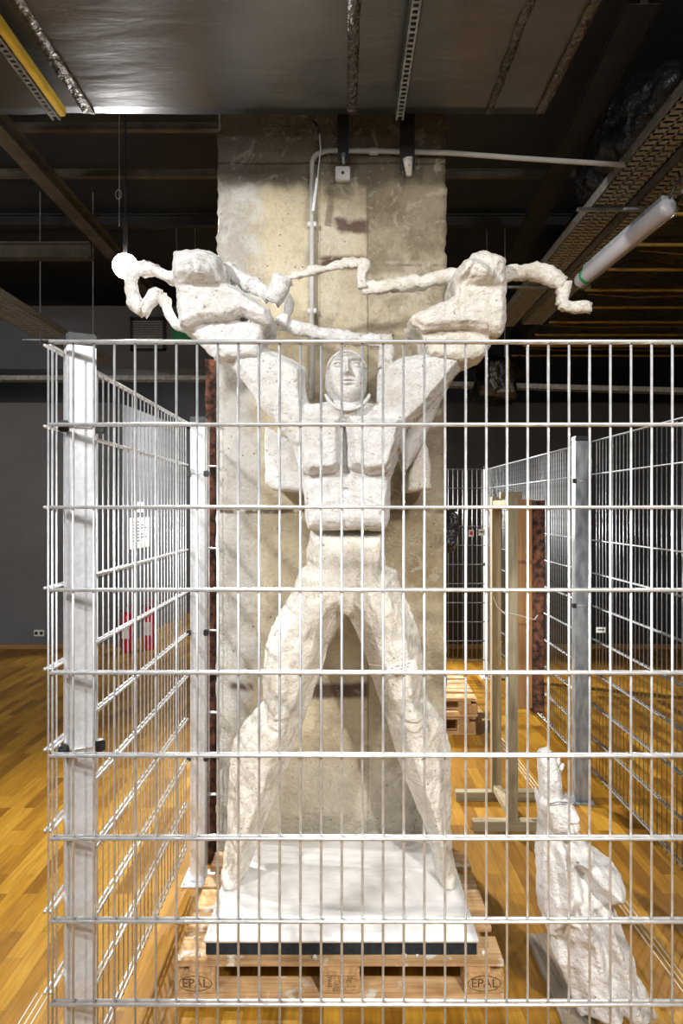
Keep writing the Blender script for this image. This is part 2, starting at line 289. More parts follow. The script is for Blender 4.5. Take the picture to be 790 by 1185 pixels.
# ------------------------------------------------------------------ object helpers
def tag(o, label=None, cat=None, group=None, kind=None):
    if label: o['label'] = label
    if cat: o['category'] = cat
    if group: o['group'] = group
    if kind: o['kind'] = kind
    return o
def link(name, me, mat, parent=None):
    o = bpy.data.objects.new(name, me); col.objects.link(o)
    if mat is not None and len(me.materials) == 0: me.materials.append(M[mat] if isinstance(mat, str) else mat)
    if parent is not None: o.parent = parent
    return o
def empty(name, loc=(0, 0, 0), rz=0, label=None, cat=None, group=None):
    o = bpy.data.objects.new(name, None); col.objects.link(o); o.location = loc; o.rotation_euler = (0, 0, rz)
    o.empty_display_size = 0.1
    return tag(o, label, cat, group)
def P(px, py, d): return Vector(((px-CX)*d/F, d, H+(CY-py)*d/F))
class MB:
    def __init__(s): s.bm = bmesh.new()
    def box(s, x0, x1, y0, y1, z0, z1, bev=0.0, mat=None):
        r = bmesh.ops.create_cube(s.bm, size=1)
        mt = Matrix.Translation(((x0+x1)/2, (y0+y1)/2, (z0+z1)/2)) @ Matrix.Diagonal((abs(x1-x0), abs(y1-y0), abs(z1-z0), 1))
        if mat is not None: mt = mat @ mt
        bmesh.ops.transform(s.bm, matrix=mt, verts=r['verts'])
        if bev:
            es = list({e for v in r['verts'] for e in v.link_edges})
            bmesh.ops.bevel(s.bm, geom=es, offset=bev, segments=2, affect='EDGES')
        return s
    def bar(s, a, b, wd, ht=None):
        a = Vector(a); b = Vector(b); ht = ht or wd
        q = (b-a).to_track_quat('Y', 'Z').to_matrix().to_4x4(); ln = (b-a).length
        mt = Matrix.Translation((a+b)/2) @ q @ Matrix.Diagonal((wd, ln, ht, 1))
        r = bmesh.ops.create_cube(s.bm, size=1); bmesh.ops.transform(s.bm, matrix=mt, verts=r['verts']); return s
    def cyl(s, a, b, r1, r2=None, seg=12):
        a = Vector(a); b = Vector(b); r2 = r1 if r2 is None else r2
        q = (b-a).to_track_quat('Z', 'Y').to_matrix().to_4x4()
        r = bmesh.ops.create_cone(s.bm, cap_ends=True, segments=seg, radius1=r1, radius2=r2, depth=(b-a).length)
        bmesh.ops.transform(s.bm, matrix=Matrix.Translation((a+b)/2) @ q, verts=r['verts']); return s
    def tube(s, pts, r, seg=8, sq=False, closed=False):
        pts = [Vector(p) for p in pts]; n = len(pts); rings = []
        up = Vector((0, 0, 1)); prevx = None
        rs = r if isinstance(r, (list, tuple)) else [r]*n
        for i, p in enumerate(pts):
            if closed: t = pts[(i+1) % n]-pts[i-1]
            else: t = pts[min(i+1, n-1)]-pts[max(i-1, 0)]
            t.normalize()
            if prevx is None:
                x = t.cross(up)
                if x.length < 0.1: x = t.cross(Vector((0, 1, 0)))
            else: x = prevx-t*prevx.dot(t)
            x.normalize(); prevx = x; y = t.cross(x)
            ring = []
            for k in range(seg):
                a = 2*PI*(k+0.5)/seg
                cx, cy = math.cos(a), math.sin(a)
                if sq:
                    mm = max(abs(cx), abs(cy)); f = 0.55+0.45/mm; cx *= f; cy *= f
                ring.append(s.bm.verts.new(p+(x*cx+y*cy)*rs[i]))
            rings.append(ring)
        m = n if closed else n-1
        for i in range(m):
            A, B = rings[i], rings[(i+1) % n]
            for k in range(seg): s.bm.faces.new((A[k], A[(k+1) % seg], B[(k+1) % seg], B[k]))
        if not closed:
            s.bm.faces.new(rings[0][::-1]); s.bm.faces.new(rings[-1])
        return s
    def prism(s, poly, y0, y1):
        f = [s.bm.verts.new((x, y0, z)) for x, z in poly]; g = [s.bm.verts.new((x, y1, z)) for x, z in poly]
        s.bm.faces.new(f); s.bm.faces.new(g[::-1]); n = len(poly)
        for i in range(n): s.bm.faces.new((f[i], g[i], g[(i+1) % n], f[(i+1) % n]))
        return s
    def build(s, name, mat, parent=None, smooth=False):
        bmesh.ops.recalc_face_normals(s.bm, faces=s.bm.faces[:])
        me = bpy.data.meshes.new(name); s.bm.to_mesh(me); s.bm.free()
        if smooth: me.polygons.foreach_set('use_smooth', [True]*len(me.polygons))
        return link(name, me, mat, parent)
def rough(o, amp, freq, seed=0.0, fine=0.0, ffreq=40, facet=0.0, cf=7.0):
    me = o.data; n = len(me.vertices)
    co_ = np.empty(n*3); me.vertices.foreach_get('co', co_); co_ = co_.reshape(-1, 3)
    no_ = np.array([v.normal[:] for v in me.vertices])
    off = Vector((seed*3.1, seed*1.7, seed*5.3))
    for i in range(n):
        p = Vector(co_[i])
        d = mnoise.fractal((p+off)*freq, 0.9, 2.0, 4)*amp
        if fine: d += (mnoise.ridged_multi_fractal((p+off)*ffreq, 0.9, 2.0, 3, 1.0, 2.0)-1.2)*fine
        if facet:
            q = (p+off)*cf; q = q+mnoise.noise_vector(q)*0.5
            dv = mnoise.voronoi(q)[0]; d += (min(dv[1]-dv[0], 0.45)-0.25)*facet
        co_[i] += no_[i]*d
    me.vertices.foreach_set('co', co_.ravel()); me.update()
    return o
def grid_box(name, x0, x1, y0, y1, z0, z1, step, mat, parent=None, amp=0, freq=5, seed=0, chip=0):
    bm = bmesh.new(); r = bmesh.ops.create_cube(bm, size=1)
    bmesh.ops.transform(bm, matrix=Matrix.Translation(((x0+x1)/2, (y0+y1)/2, (z0+z1)/2)) @ Matrix.Diagonal((x1-x0, y1-y0, z1-z0, 1)), verts=r['verts'])
    for ax, a, b_ in ((0, x0, x1), (1, y0, y1), (2, z0, z1)):
        n = max(1, int((b_-a)/step))
        for k in range(1, n):
            pc = [0, 0, 0]; pc[ax] = a+(b_-a)*k/n; nn = [0, 0, 0]; nn[ax] = 1
            bmesh.ops.bisect_plane(bm, geom=bm.verts[:]+bm.edges[:]+bm.faces[:], plane_co=pc, plane_no=nn)
    for v in bm.verts:
        p = v.co.copy(); ex = min(abs(p.x-x0), abs(p.x-x1)); ey = min(abs(p.y-y0), abs(p.y-y1))
        cen = Vector(((x0+x1)/2, (y0+y1)/2, p.z)); dirv = (p-cen); dirv.z = 0
        d = mnoise.fractal((p+Vector((seed, 0, 0)))*freq, 1.0, 2.0, 4)*amp
        if chip and ex < step*1.2 and ey < step*1.2:
            d -= abs(mnoise.fractal((p+Vector((seed+9, 0, 0)))*9, 0.8, 2.0, 4))*chip
        v.co += dirv.normalized()*d
    me = bpy.data.meshes.new(name); bm.to_mesh(me); bm.free()
    me.polygons.foreach_set('use_smooth', [True]*len(me.polygons))
    return link(name, me, mat, parent)

# ------------------------------------------------------------------ implicit-surface modelling (for the plaster sculptures)
def poly_sdf(X, Z, poly):
    poly = np.array(poly, float); n = len(poly)
    d = np.full(X.shape, 1e9); ins = np.zeros(X.shape, bool)
    for i in range(n):
        a = poly[i]; b_ = poly[(i+1) % n]; e = b_-a
        wx = X-a[0]; wz = Z-a[1]
        t = np.clip((wx*e[0]+wz*e[1])/max(e@e, 1e-12), 0, 1)
        d = np.minimum(d, (wx-e[0]*t)**2+(wz-e[1]*t)**2)
        c = ((a[1] <= Z) & (Z < b_[1])) | ((b_[1] <= Z) & (Z < a[1]))
        if abs(e[1]) > 1e-12:
            ins ^= c & (X < a[0]+(Z-a[1])*e[0]/e[1])
    d = np.sqrt(d); return np.where(ins, -d, d)
class Vol:
    def __init__(s, x0, x1, y0, y1, z0, z1, h):
        s.h = h; s.x = np.arange(x0, x1+h, h); s.y = np.arange(y0, y1+h, h); s.z = np.arange(z0, z1+h, h)
        s.X2, s.Z2 = np.meshgrid(s.x, s.z, indexing='ij')
        s.F = np.full((len(s.x), len(s.y), len(s.z)), 1.0, np.float32)
    def add(s, g, k=0.0):
        if k <= 0: s.F = np.minimum(s.F, g)
        else:
            hh = np.clip(0.5+0.5*(g-s.F)/k, 0, 1); s.F = (g*(1-hh)+s.F*hh-k*hh*(1-hh)).astype(np.float32) if False else (s.F*hh+g*(1-hh)-k*hh*(1-hh)).astype(np.float32)
    def cut(s, g): s.F = np.maximum(s.F, -g)
    def slab(s, poly, yf, yb, bf=0.0, bb=0.0, wd=0.05, detail=None, k=0.0, cut=False, lin=False):
        p = poly_sdf(s.X2, s.Z2, poly)
        t = np.clip(-p/wd, 0, 1); prof = t if lin else np.sqrt(1-(1-t)**2)
        yfr = yf+bf*(1-prof)
        if detail is not None: yfr = yfr-detail(s.X2, s.Z2)
        ybk = yb-bb*(1-prof)
        y = s.y[None, :, None]
        g = np.maximum(np.maximum(p[:, None, :], (yfr[:, None, :]-y)*0.85), (y-ybk[:, None, :])*0.85).astype(np.float32)
        if cut: s.cut(g)
        else: s.add(g, k)
        return s
    def ell(s, c, r, k=0.0, rot=0.0, cut=False):
        X = s.x[:, None, None]-c[0]; Y = s.y[None, :, None]-c[1]; Z = s.z[None, None, :]-c[2]
        if rot: X, Z = X*math.cos(rot)+Z*math.sin(rot), -X*math.sin(rot)+Z*math.cos(rot)
        q = np.sqrt((X/r[0])**2+(Y/r[1])**2+(Z/r[2])**2)
        g = ((q-1)*min(r)).astype(np.float32)
        if cut: s.cut(g)
        else: s.add(g, k)
        return s
    def capsule(s, a, b_, r1, r2, k=0.0):
        a = np.array(a, float); b_ = np.array(b_, float); e = b_-a
        X = s.x[:, None, None]-a[0]; Y = s.y[None, :, None]-a[1]; Z = s.z[None, None, :]-a[2]
        t = np.clip((X*e[0]+Y*e[1]+Z*e[2])/(e@e), 0, 1)
        g = (np.sqrt((X-e[0]*t)**2+(Y-e[1]*t)**2+(Z-e[2]*t)**2)-(r1+(r2-r1)*t)).astype(np.float32)
        s.add(g, k); return s
    def mesh(s, name, mat, parent=None):
        G = s.F.copy(); G[0] = G[-1] = 1; G[:, 0] = G[:, -1] = 1; G[:, :, 0] = G[:, :, -1] = 1
        G = np.where(np.abs(G) < 1e-6, 1e-6, G)
        nx, ny, nz_ = G.shape; ins = G < 0
        acc = np.zeros((nx-1, ny-1, nz_-1, 3), np.float32); cnt = np.zeros((nx-1, ny-1, nz_-1), np.float32)
        def sl(o, ax): return tuple(slice(o[i], (G.shape[i]-1+o[i])) for i in range(3))
        for ax in range(3):
            oth = [i for i in range(3) if i != ax]
            for u in (0, 1):
                for v in (0, 1):
                    o0 = [0, 0, 0]; o0[oth[0]] = u; o0[oth[1]] = v; o1 = list(o0); o1[ax] = 1
                    A = G[sl(o0, ax)]; B = G[sl(o1, ax)]; c = (A < 0) != (B < 0)
                    t = np.where(c, A/np.where(c, A-B, 1), 0)
                    for i in range(3):
                        acc[..., i] += np.where(c, o0[i]+(t if i == ax else 0), 0)
                    cnt += c
        act = cnt > 0; idx = np.full(act.shape, -1, np.int64); idx[act] = np.arange(act.sum())
        ii = np.argwhere(act); V = acc[act]/cnt[act][:, None]+ii
        V = V*s.h+np.array([s.x[0], s.y[0], s.z[0]])
        faces = []
        for ax in range(3):
            oth = [i for i in range(3) if i != ax]; a_, b_ = oth
            s0 = [slice(1, -1)]*3; s0[ax] = slice(0, -1); s1 = [slice(1, -1)]*3; s1[ax] = slice(1, None)
            A = ins[tuple(s0)]; B = ins[tuple(s1)]; c = np.argwhere(A != B)
            if len(c) == 0: continue
            flip = A[tuple(c.T)]
            base = c.copy(); base[:, a_] += 1; base[:, b_] += 1
            def gi(da, db):
                q = base.copy(); q[:, a_] -= da; q[:, b_] -= db; return idx[q[:, 0], q[:, 1], q[:, 2]]
            Q = np.stack([gi(1, 1), gi(0, 1), gi(0, 0), gi(1, 0)], 1)
            fl = flip if ax != 1 else ~flip
            Q = np.where(fl[:, None], Q, Q[:, ::-1]); faces.append(Q)
        Fc = np.concatenate(faces); Fc = Fc[(Fc >= 0).all(1)]
        me = bpy.data.meshes.new(name)
        me.vertices.add(len(V)); me.vertices.foreach_set('co', V.astype(np.float64).ravel())
        me.loops.add(len(Fc)*4); me.loops.foreach_set('vertex_index', Fc.ravel().astype(np.int32))
        me.polygons.add(len(Fc)); me.polygons.foreach_set('loop_start', np.arange(0, len(Fc)*4, 4, dtype=np.int32))
        me.polygons.foreach_set('loop_total', np.full(len(Fc), 4, np.int32)) if False else None
        me.polygons.foreach_set('use_smooth', np.ones(len(Fc), bool))
        me.update(calc_edges=True); me.validate()
        return link(name, me, mat, parent)
def W(pts, d): return [((x-CX)*d/F, H+(CY-y)*d/F) for x, y in pts]
def G2(x0, z0, sx, sz, a, rot=0.0):
    def f(X, Z):
        dx = X-x0; dz = Z-z0
        if rot: dx, dz = dx*math.cos(rot)+dz*math.sin(rot), -dx*math.sin(rot)+dz*math.cos(rot)
        return a*np.exp(-(dx/sx)**2-(dz/sz)**2)
    return f
def summ(*fs): return lambda X, Z: sum(f(X, Z) for f in fs)

# ================================================================== THE SETTING
RX0, RX1, RY0, RY1, RZ = -7.0, 6.0, -4.0, 8.8, 4.9
def struct(name, mb, mat):
    o = mb.build(name, mat); o['kind'] = 'structure'; return o
struct('floor', MB().box(RX0, RX1, RY0, 14.2, -0.1, 0), 'floor')
struct('ceiling', MB().box(RX0, RX1, RY0, 14.2, RZ, RZ+0.1), 'ceil')
struct('wall_left', MB().box(RX0-0.1, RX0, RY0, 14.2, 0, RZ), 'wall')
struct('wall_right', MB().box(RX1, RX1+0.1, RY0, 14.2, 0, RZ), 'wall_dim')
struct('wall_front', MB().box(RX0, RX1, RY0-0.1, RY0, 0, RZ), 'wall')
struct('wall_back_left', MB().box(RX0, -2.93, 8.8, 8.9, 0, 3.13), 'wall')
mb = MB(); mb.bar((-2.88, 8.905, 1.565), (-2.50, 14.2, 1.565), 0.08, 3.13); struct('wall_side_return', mb, 'wall')
struct('wall_back_right', MB().box(-0.9, RX1, 8.8, 8.9, 0, 3.13), 'wall_dim')
struct('wall_back', MB().box(RX0, RX1, 14.2, 14.3, 0, RZ), 'wall_dim')
struct('baseboard_left', MB().box(RX0, -2.93, 8.78, 8.8, 0, 0.06), 'skirt')
struct('baseboard_right', MB().box(-0.9, RX1, 8.78, 8.8, 0, 0.06), 'skirt')

# concrete column with chipped corners
colm = grid_box('concrete_column', -0.626, 0.511, 3.4, 3.95, 0, RZ, 0.03, 'concrete', None, 0.006, 6, 3, 0.035)
tag(colm, 'massive raw concrete column with stained plaster behind the big figure', 'column')

# ------------------------------------------------------------------ fence posts and wire panels
def rods_mesh(): pass
def fence_panel(a, b_, label, top=0.4, rows=11, d_r=0.0042, v_r=0.0031, first=0.0, wm='wire'):
    a = Vector((*a, 0)); b_ = Vector((*b_, 0)); ln = (b_-a).length; ang = math.atan2(b_.y-a.y, b_.x-a.x)
    t = empty('wire_mesh_fence_panel', a, ang, label, 'fence panel', 'wire mesh fence panels of the cage')
    topz = H+top; bot = topz-0.2*(rows-1)
    m = MB().cyl((first-0.005, 0, 0), (ln, 0, 0), d_r, seg=8).build('cross_rod', wm, t, True)
    for r in range(rows):
        for s in (-1, 1):
            c = m if (r == 0 and s == -1) else m.copy()
            if c is not m: col.objects.link(c)
            c.location = (0, s*0.0072, topz-0.2*r)
    v = MB().cyl((0, 0, bot-0.03), (0, 0, topz+0.003), v_r, seg=8).build('vertical_wire', wm, t, True)
    n = int((ln-first)/0.05+1e-6)
    for k in range(n+1):
        c = v if k == 0 else v.copy()
        if c is not v: col.objects.link(c)
        c.location = (first+0.05*k, 0, 0)
    return t
fence_panel((-0.7036, 1.674), (1.55, 1.674), 'wire mesh fence panel nearest the camera, crossing the whole front')
fence_panel((-0.730, 1.712), (-0.742, 3.27), 'wire mesh fence panel running back along the left, between the two left posts', v_r=.0025)
fence_panel((-0.655, 3.372), (-0.60, 3.372), 'narrow stub of wire mesh between second left post and column')
fence_panel((1.52, 1.75), (1.52, 4.20), 'wire mesh fence panel along the right, in front of the right post', wm='wire_dim', v_r=.0026)
fence_panel((1.52, 4.24), (1.52, 7.20), 'wire mesh fence panel along the right, behind the right post', wm='wire_dim', v_r=.0026)
fence_panel((-0.3, 7.24), (1.52, 7.24), 'far wire mesh fence panel at the back of the cage, seen right of column', wm='wire_dim', v_r=.0026)

def post(x, y, wdt, rz, mat, label, topz=2.235, plate=True, clamps=(2.0, 1.2), side=1):
    t = empty('fence_post', (x, y, 0), rz, label, 'fence post', 'steel fence posts')
    h = wdt/2
    MB().box(-h, h, -h, h, 0.008, topz-0.03, 0.004).build('shaft', mat, t)
    c = MB().box(-h-0.001, h+0.001, -h-0.001, h+0.001, topz-0.03, topz, 0.004)
    c.build('cap', 'black', t)['label'] = 'black ribbed post cap'
    if plate:
        MB().box(-0.07, 0.07, -0.08, 0.08, 0, 0.008, 0.002).build('base_plate', mat, t)
        for sx in (-1, 1):
            for sy in (-1, 1):
                MB().cyl((sx*0.055, sy*0.065, 0.008), (sx*0.055, sy*0.065, 0.02), 0.008, seg=6).build('bolt', mat, t)
    for cz in clamps:
        for sx in (-1, 1):
            k = MB().box(sx*h-0.004 if sx > 0 else -h-0.02, h+0.02 if sx > 0 else -h+0.004, -h-0.012, -h+0.012, cz-0.014, cz+0.014, 0.003).build('clamp', 'black', t)
            k['label'] = 'black plastic mesh clamp'
        MB().cyl((-h-0.014, -h-0.004, cz), (h+0.014, -h-0.004, cz), 0.003, seg=6).build('clamp_wire', 'wire', t, True)
    return t
post(-0.668, 1.755, 0.070, math.radians(28), 'galv', 'bright galvanised fence post at the front left corner, nearest the camera')
post(-0.698, 3.345, 0.070, 0, 'galv', 'galvanised fence post on the left, close beside the concrete column', clamps=(1.96, 1.2, 0.6))
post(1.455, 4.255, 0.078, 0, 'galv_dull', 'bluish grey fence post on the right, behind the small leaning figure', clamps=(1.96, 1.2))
post(1.52, 7.30, 0.070, 0, 'galv', 'distant fence post at the far right corner of the cage', clamps=(1.2,))

# ------------------------------------------------------------------ pallets
def text_obj(s, size, mat, parent, loc, name='stamp', rot=(PI/2, 0, 0), align='CENTER'):
    cu = bpy.data.curves.new(name, 'FONT'); cu.body = s; cu.size = size; cu.extrude = 0.0003; cu.align_x = align; cu.align_y = 'CENTER'
    tmp = bpy.data.objects.new('tmp_text', cu); col.objects.link(tmp)
    dg = bpy.context.evaluated_depsgraph_get(); me = bpy.data.meshes.new_from_object(tmp.evaluated_get(dg))
    bpy.data.objects.remove(tmp); me.materials.clear()
    o = link(name, me, mat, parent); o.location = loc; o.rotation_euler = rot; return o
def pallet(loc, rz, label, stamps=True):
    t = empty('euro_pallet', loc, rz, label, 'pallet')
    L = 1.2; x0 = -0.6
    for y0, wd in ((0, .145), (.204, .10), (.3275, .145), (.496, .10), (.655, .145)):
        j = random.uniform(-0.003, 0.003)
        MB().box(x0+j, x0+L+j, y0, y0+wd, .122, .144, .002).build('deck_board', 'pal', t)
    for xc in (-.5275, 0, .5275):
        ii = .05 if xc else 0
        MB().box(xc-.0725+(ii if xc < 0 else 0), xc+.0725-(ii if xc > 0 else 0), 0.001, .799, .100, .122, .002).build('cross_board', 'paly', t)
    for y0, y1 in ((0, .10), (.3275, .4725), (.70, .80)):
        jj = .05 if y0 else 0
        MB().box(x0+jj, x0+L-jj, y0, y1, 0, .022, .002).build('bottom_board', 'pal', t)
        for i, xc in enumerate((-.5275, 0, .5275)):
            jj = .05 if (xc and y0) else 0
            b_ = MB().box(xc-.0725+(jj if xc < 0 else 0), xc+.0725-(jj if xc > 0 else 0), y0, y1, .022, .100, .004).build('block', 'chip', t)
            if stamps and y0 == 0:
                if i != 1:
                    s = text_obj('EPAL', 0.045, 'stamp', b_, (xc, -0.0004, .061))
                    s.scale = (1.0, 1.0, 1)
                    pts = [(xc+0.060*math.cos(a), -0.0003, .061+0.028*math.sin(a)) for a in [2*PI*k/40 for k in range(40)]]
                    MB().tube(pts, 0.0013, 5, closed=True).build('stamp_oval', 'stamp', b_)
                else:
                    m = MB().box(xc-.058, xc+.058, -0.0006, 0.0, .0885, .0900).box(xc-.020, xc-.0185, -0.0006, 0, .050, .0890).box(xc-.020, xc+.058, -0.0006, 0, .0485, .050)
                    m.build('stamp_frame', 'stamp', b_)
                    text_obj('EPAL', 0.020, 'stamp', b_, (xc-.036, -0.0005, .069), rot=(PI/2, -PI/2, 0))
                    text_obj('DE - DB', 0.0155, 'stamp', b_, (xc+.020, -0.0005, .081))
                    text_obj('481376', 0.0165, 'stamp', b_, (xc+.020, -0.0005, .068))
                    text_obj('HT', 0.0125, 'stamp', b_, (xc-.008, -0.0005, .0565))
                    text_obj('030-07', 0.018, 'stamp', b_, (xc-.002, -0.0005, .037))
    return t
pallet((-0.0125, 2.524, 0), 0, 'light wooden pallet on the floor carrying the white slab and figure')
pallet((0.45, 5.45, 0), 0.03, 'lower of two wooden pallets stacked behind the column', False)
pallet((0.46, 5.47, 0.1445), -0.02, 'upper of two wooden pallets stacked behind the column', False)

# slab and foam
tag(MB().box(-.508, .494, 2.556, 3.33, .1445, .192, .002).build('foam_layer', 'foam'), 'black foam layer between the wooden pallet and the white slab', 'foam')
tag(grid_box('marble_slab', -.513, .499, 2.550, 3.34, .1925, .205, .05, 'marble'), 'white marble slab under the feet of the big figure', 'slab')

# ================================================================== THE BIG FIGURE
fig = empty('plaster_relief_figure', (0, 2.95, 0.205), 0, 'over life-size white plaster figure with spread legs raising a lightning bolt overhead', 'sculpture')
def attach(o):
    o.parent = fig; o.matrix_parent_inverse = Matrix.Translation(fig.location).inverted(); return o
FH = 0.0068
D = 2.86
# legs and hips
legs = [(357, 616), (445, 616), (446, 640), (447, 657), (462, 664), (466, 684), (477, 706), (487, 735), (492, 768), (493, 812),
        (517, 843), (526, 880), (527, 925), (526, 970), (531, 1034), (509, 1030), (498, 975), (484, 945), (469, 908), (454, 862), (446, 835), (436, 806), (424, 765), (412, 735), (403, 717), (397, 711),
        (389, 722), (381, 745), (374, 772), (366, 796), (353, 830), (342, 866), (322, 918), (303, 965), (286, 1012), (279, 1030), (253, 1030), (257, 985), (258, 945), (261, 900), (266, 866), (280, 845), (301, 822),
        (301, 790), (303, 757), (316, 722), (338, 684), (344, 664), (353, 657), (351, 640), (357, 628)]
lp = W(legs, D)
v = Vol(-.60, .56, 2.72, 3.28, .2035, 1.73, FH)
def lwp(px, py): return ((px-CX)*D/F, H+(CY-py)*D/F)
def spot(px, py, sx, sy, a, rot=0.0):
    x, z = lwp(px, py); return G2(x, z, sx*D/F, sy*D/F, a, rot)
def legdetail(X, Z):
    px = X*F/D+CX; py = CY-(Z-H)*F/D
    out = np.zeros_like(X)
    # thighs swell forward, crest lines run down the thigh and shin
    for (ax, ay, bx, by, w_, a) in ((372, 690, 322, 800, 16, .055), (428, 690, 474, 800, 16, .055), (322, 845, 272, 1010, 11, .045), (478, 845, 518, 1010, 11, .045)):
        ex, ey = bx-ax, by-ay; t = np.clip(((px-ax)*ex+(py-ay)*ey)/(ex*ex+ey*ey), 0, 1)
        d = np.hypot(px-ax-ex*t, py-ay-ey*t); out += a*1.1*np.clip(1-d/(w_*2.1), 0, 1)
    # kneecaps with a ledge under them
    for kx, ky in ((321, 826), (478, 828)):
        r = np.hypot((px-kx)/15, (py-ky)/17)
        out += .045*np.clip(1-r**2, 0, 1)**.5*(1-.35*(py > ky+3))
    # belly wedge
    out += .035*np.exp(-((px-401)/30)**2-((py-650)/34)**2)
    out -= .030*np.exp(-(np.abs(px-(385-(py-660)*-.25))/4)**2)*np.exp(-((py-690)/26)**2)
    out -= .030*np.exp(-(np.abs(px-(416-(py-660)*.25))/4)**2)*np.exp(-((py-690)/26)**2)
    return out
v.slab(lp, 2.865, 3.13, .095, .10, .066, legdetail, lin=True)
# hip pads in front of the hips
v.slab(W([(360, 622), (442, 622), (440, 668), (422, 700), (402, 716), (380, 700), (362, 668)], 2.84), 2.845, 3.0, .04, 0, .05, None, .03)
v.ell(((266-CX)*2.9/F, 2.96, .23), (.046, .10, .05), .02); v.ell(((519-CX)*2.9/F, 2.96, .23), (.040, .10, .05), .02)
o = v.mesh('lower_body', 'plaster_old'); rough(o, .004, 7, 1, .0032, 24, .006, 8); attach(o)
# torso with raised arms
TD = 2.84
v = Vol(-.62, .60, 2.62, 3.22, 1.69, 2.56, FH)
def tdetail(X, Z):
    px = X*F/TD+CX; py = CY-(Z-H)*F/TD
    out = -.03*np.exp(-((px-399)/4)**2)*(py > 480)*(py < 548)
    out += .05*np.clip(1-np.hypot((px-400)/52, (py-600)/26)**2, 0, 1)**.5
    out += .018*np.exp(-((py-(576+abs(px-400)*.0+((px-400)/40)**2*12))/4)**2)*(np.abs(px-400) < 46)
    out -= .02*np.exp(-((px-399)/4)**2)*(py > 565)*(py < 612)
    return out
v.slab(W([(332, 478), (352, 468), (380, 464), (420, 464), (450, 468), (470, 478), (468, 505), (462, 530), (453, 556), (452, 600), (447, 613), (355, 613), (352, 600), (349, 556), (340, 520)], TD), 2.83, 3.12, .07, .08, .06, tdetail)
# two breast plates with a clear lower ledge
v.slab(W([(331, 482), (396, 478), (397, 538), (388, 546), (354, 549), (346, 532)], 2.75), 2.745, 2.95, .055, 0, .030, None, .004, lin=True)
v.slab(W([(400, 478), (469, 480), (464, 512), (452, 545), (428, 549), (403, 540)], 2.75), 2.745, 2.95, .055, 0, .030, None, .004, lin=True)
v.slab(W([(352, 466), (452, 466), (462, 486), (335, 486)], 2.78), 2.79, 3.0, .03, 0, .03, None, .02)
# flank facets below the breast
v.slab(W([(352, 556), (380, 552), (386, 585), (376, 611), (356, 611)], 2.80), 2.815, 3.0, .03, 0, .03, None, .01)
v.slab(W([(420, 552), (450, 556), (447, 611), (424, 611), (414, 585)], 2.80), 2.815, 3.0, .03, 0, .03, None, .01)
# left raised arm: broad plane narrowing into the shoulder
v.slab(W([(243, 392), (300, 388), (303, 398), (337, 412), (353, 422), (352, 445), (356, 470), (362, 500), (350, 548), (331, 503), (300, 468), (282, 442), (262, 417), (248, 408)], 2.77), 2.775, 3.06, .055, .07, .032, None, .012, lin=True)
# right raised arm
v.slab(W([(444, 416), (470, 408), (510, 401), (538, 405), (566, 396), (566, 408), (540, 419), (523, 438), (497, 471), (474, 492), (465, 520), (455, 500), (440, 480), (436, 460), (437, 430)], 2.77), 2.775, 3.06, .055, .07, .032, None, .012, lin=True)
# shadowed rear part of the right arm
v.slab(W([(538, 415), (524, 440), (505, 480), (488, 520), (470, 545), (462, 520), (480, 470), (510, 430)], 2.95), 2.95, 3.2, .05, .02, .05, None, .01)
# neck and collar
v.ell((.015, 2.86, H+(CY-474)*2.8/F), (.095, .12, .05), .03)
o = v.mesh('torso', 'plaster'); rough(o, .003, 7, 2, .0026, 26, .007, 6); attach(o)
# rear wing-like plaster flaps joining the torso to the column
v = Vol(-.36, .40, 2.95, 3.38, 1.82, 2.16, FH)
v.slab(W([(306, 492), (345, 512), (356, 560), (354, 569), (314, 566), (306, 558)], 3.02), 3.02, 3.36, .02, 0, .02)
o = v.mesh('rear_flap', 'plaster'); rough(o, .005, 8, 4, .0018, 28); attach(o)
v = Vol(.20, .45, 2.95, 3.38, 1.82, 2.18, FH)
v.slab(W([(489, 504), (497, 520), (500, 566), (471, 569), (474, 545)], 3.05), 3.05, 3.36, .02, 0, .02)
o = v.mesh('rear_flap', 'plaster_old'); rough(o, .005, 8, 5, .0018, 28); attach(o)
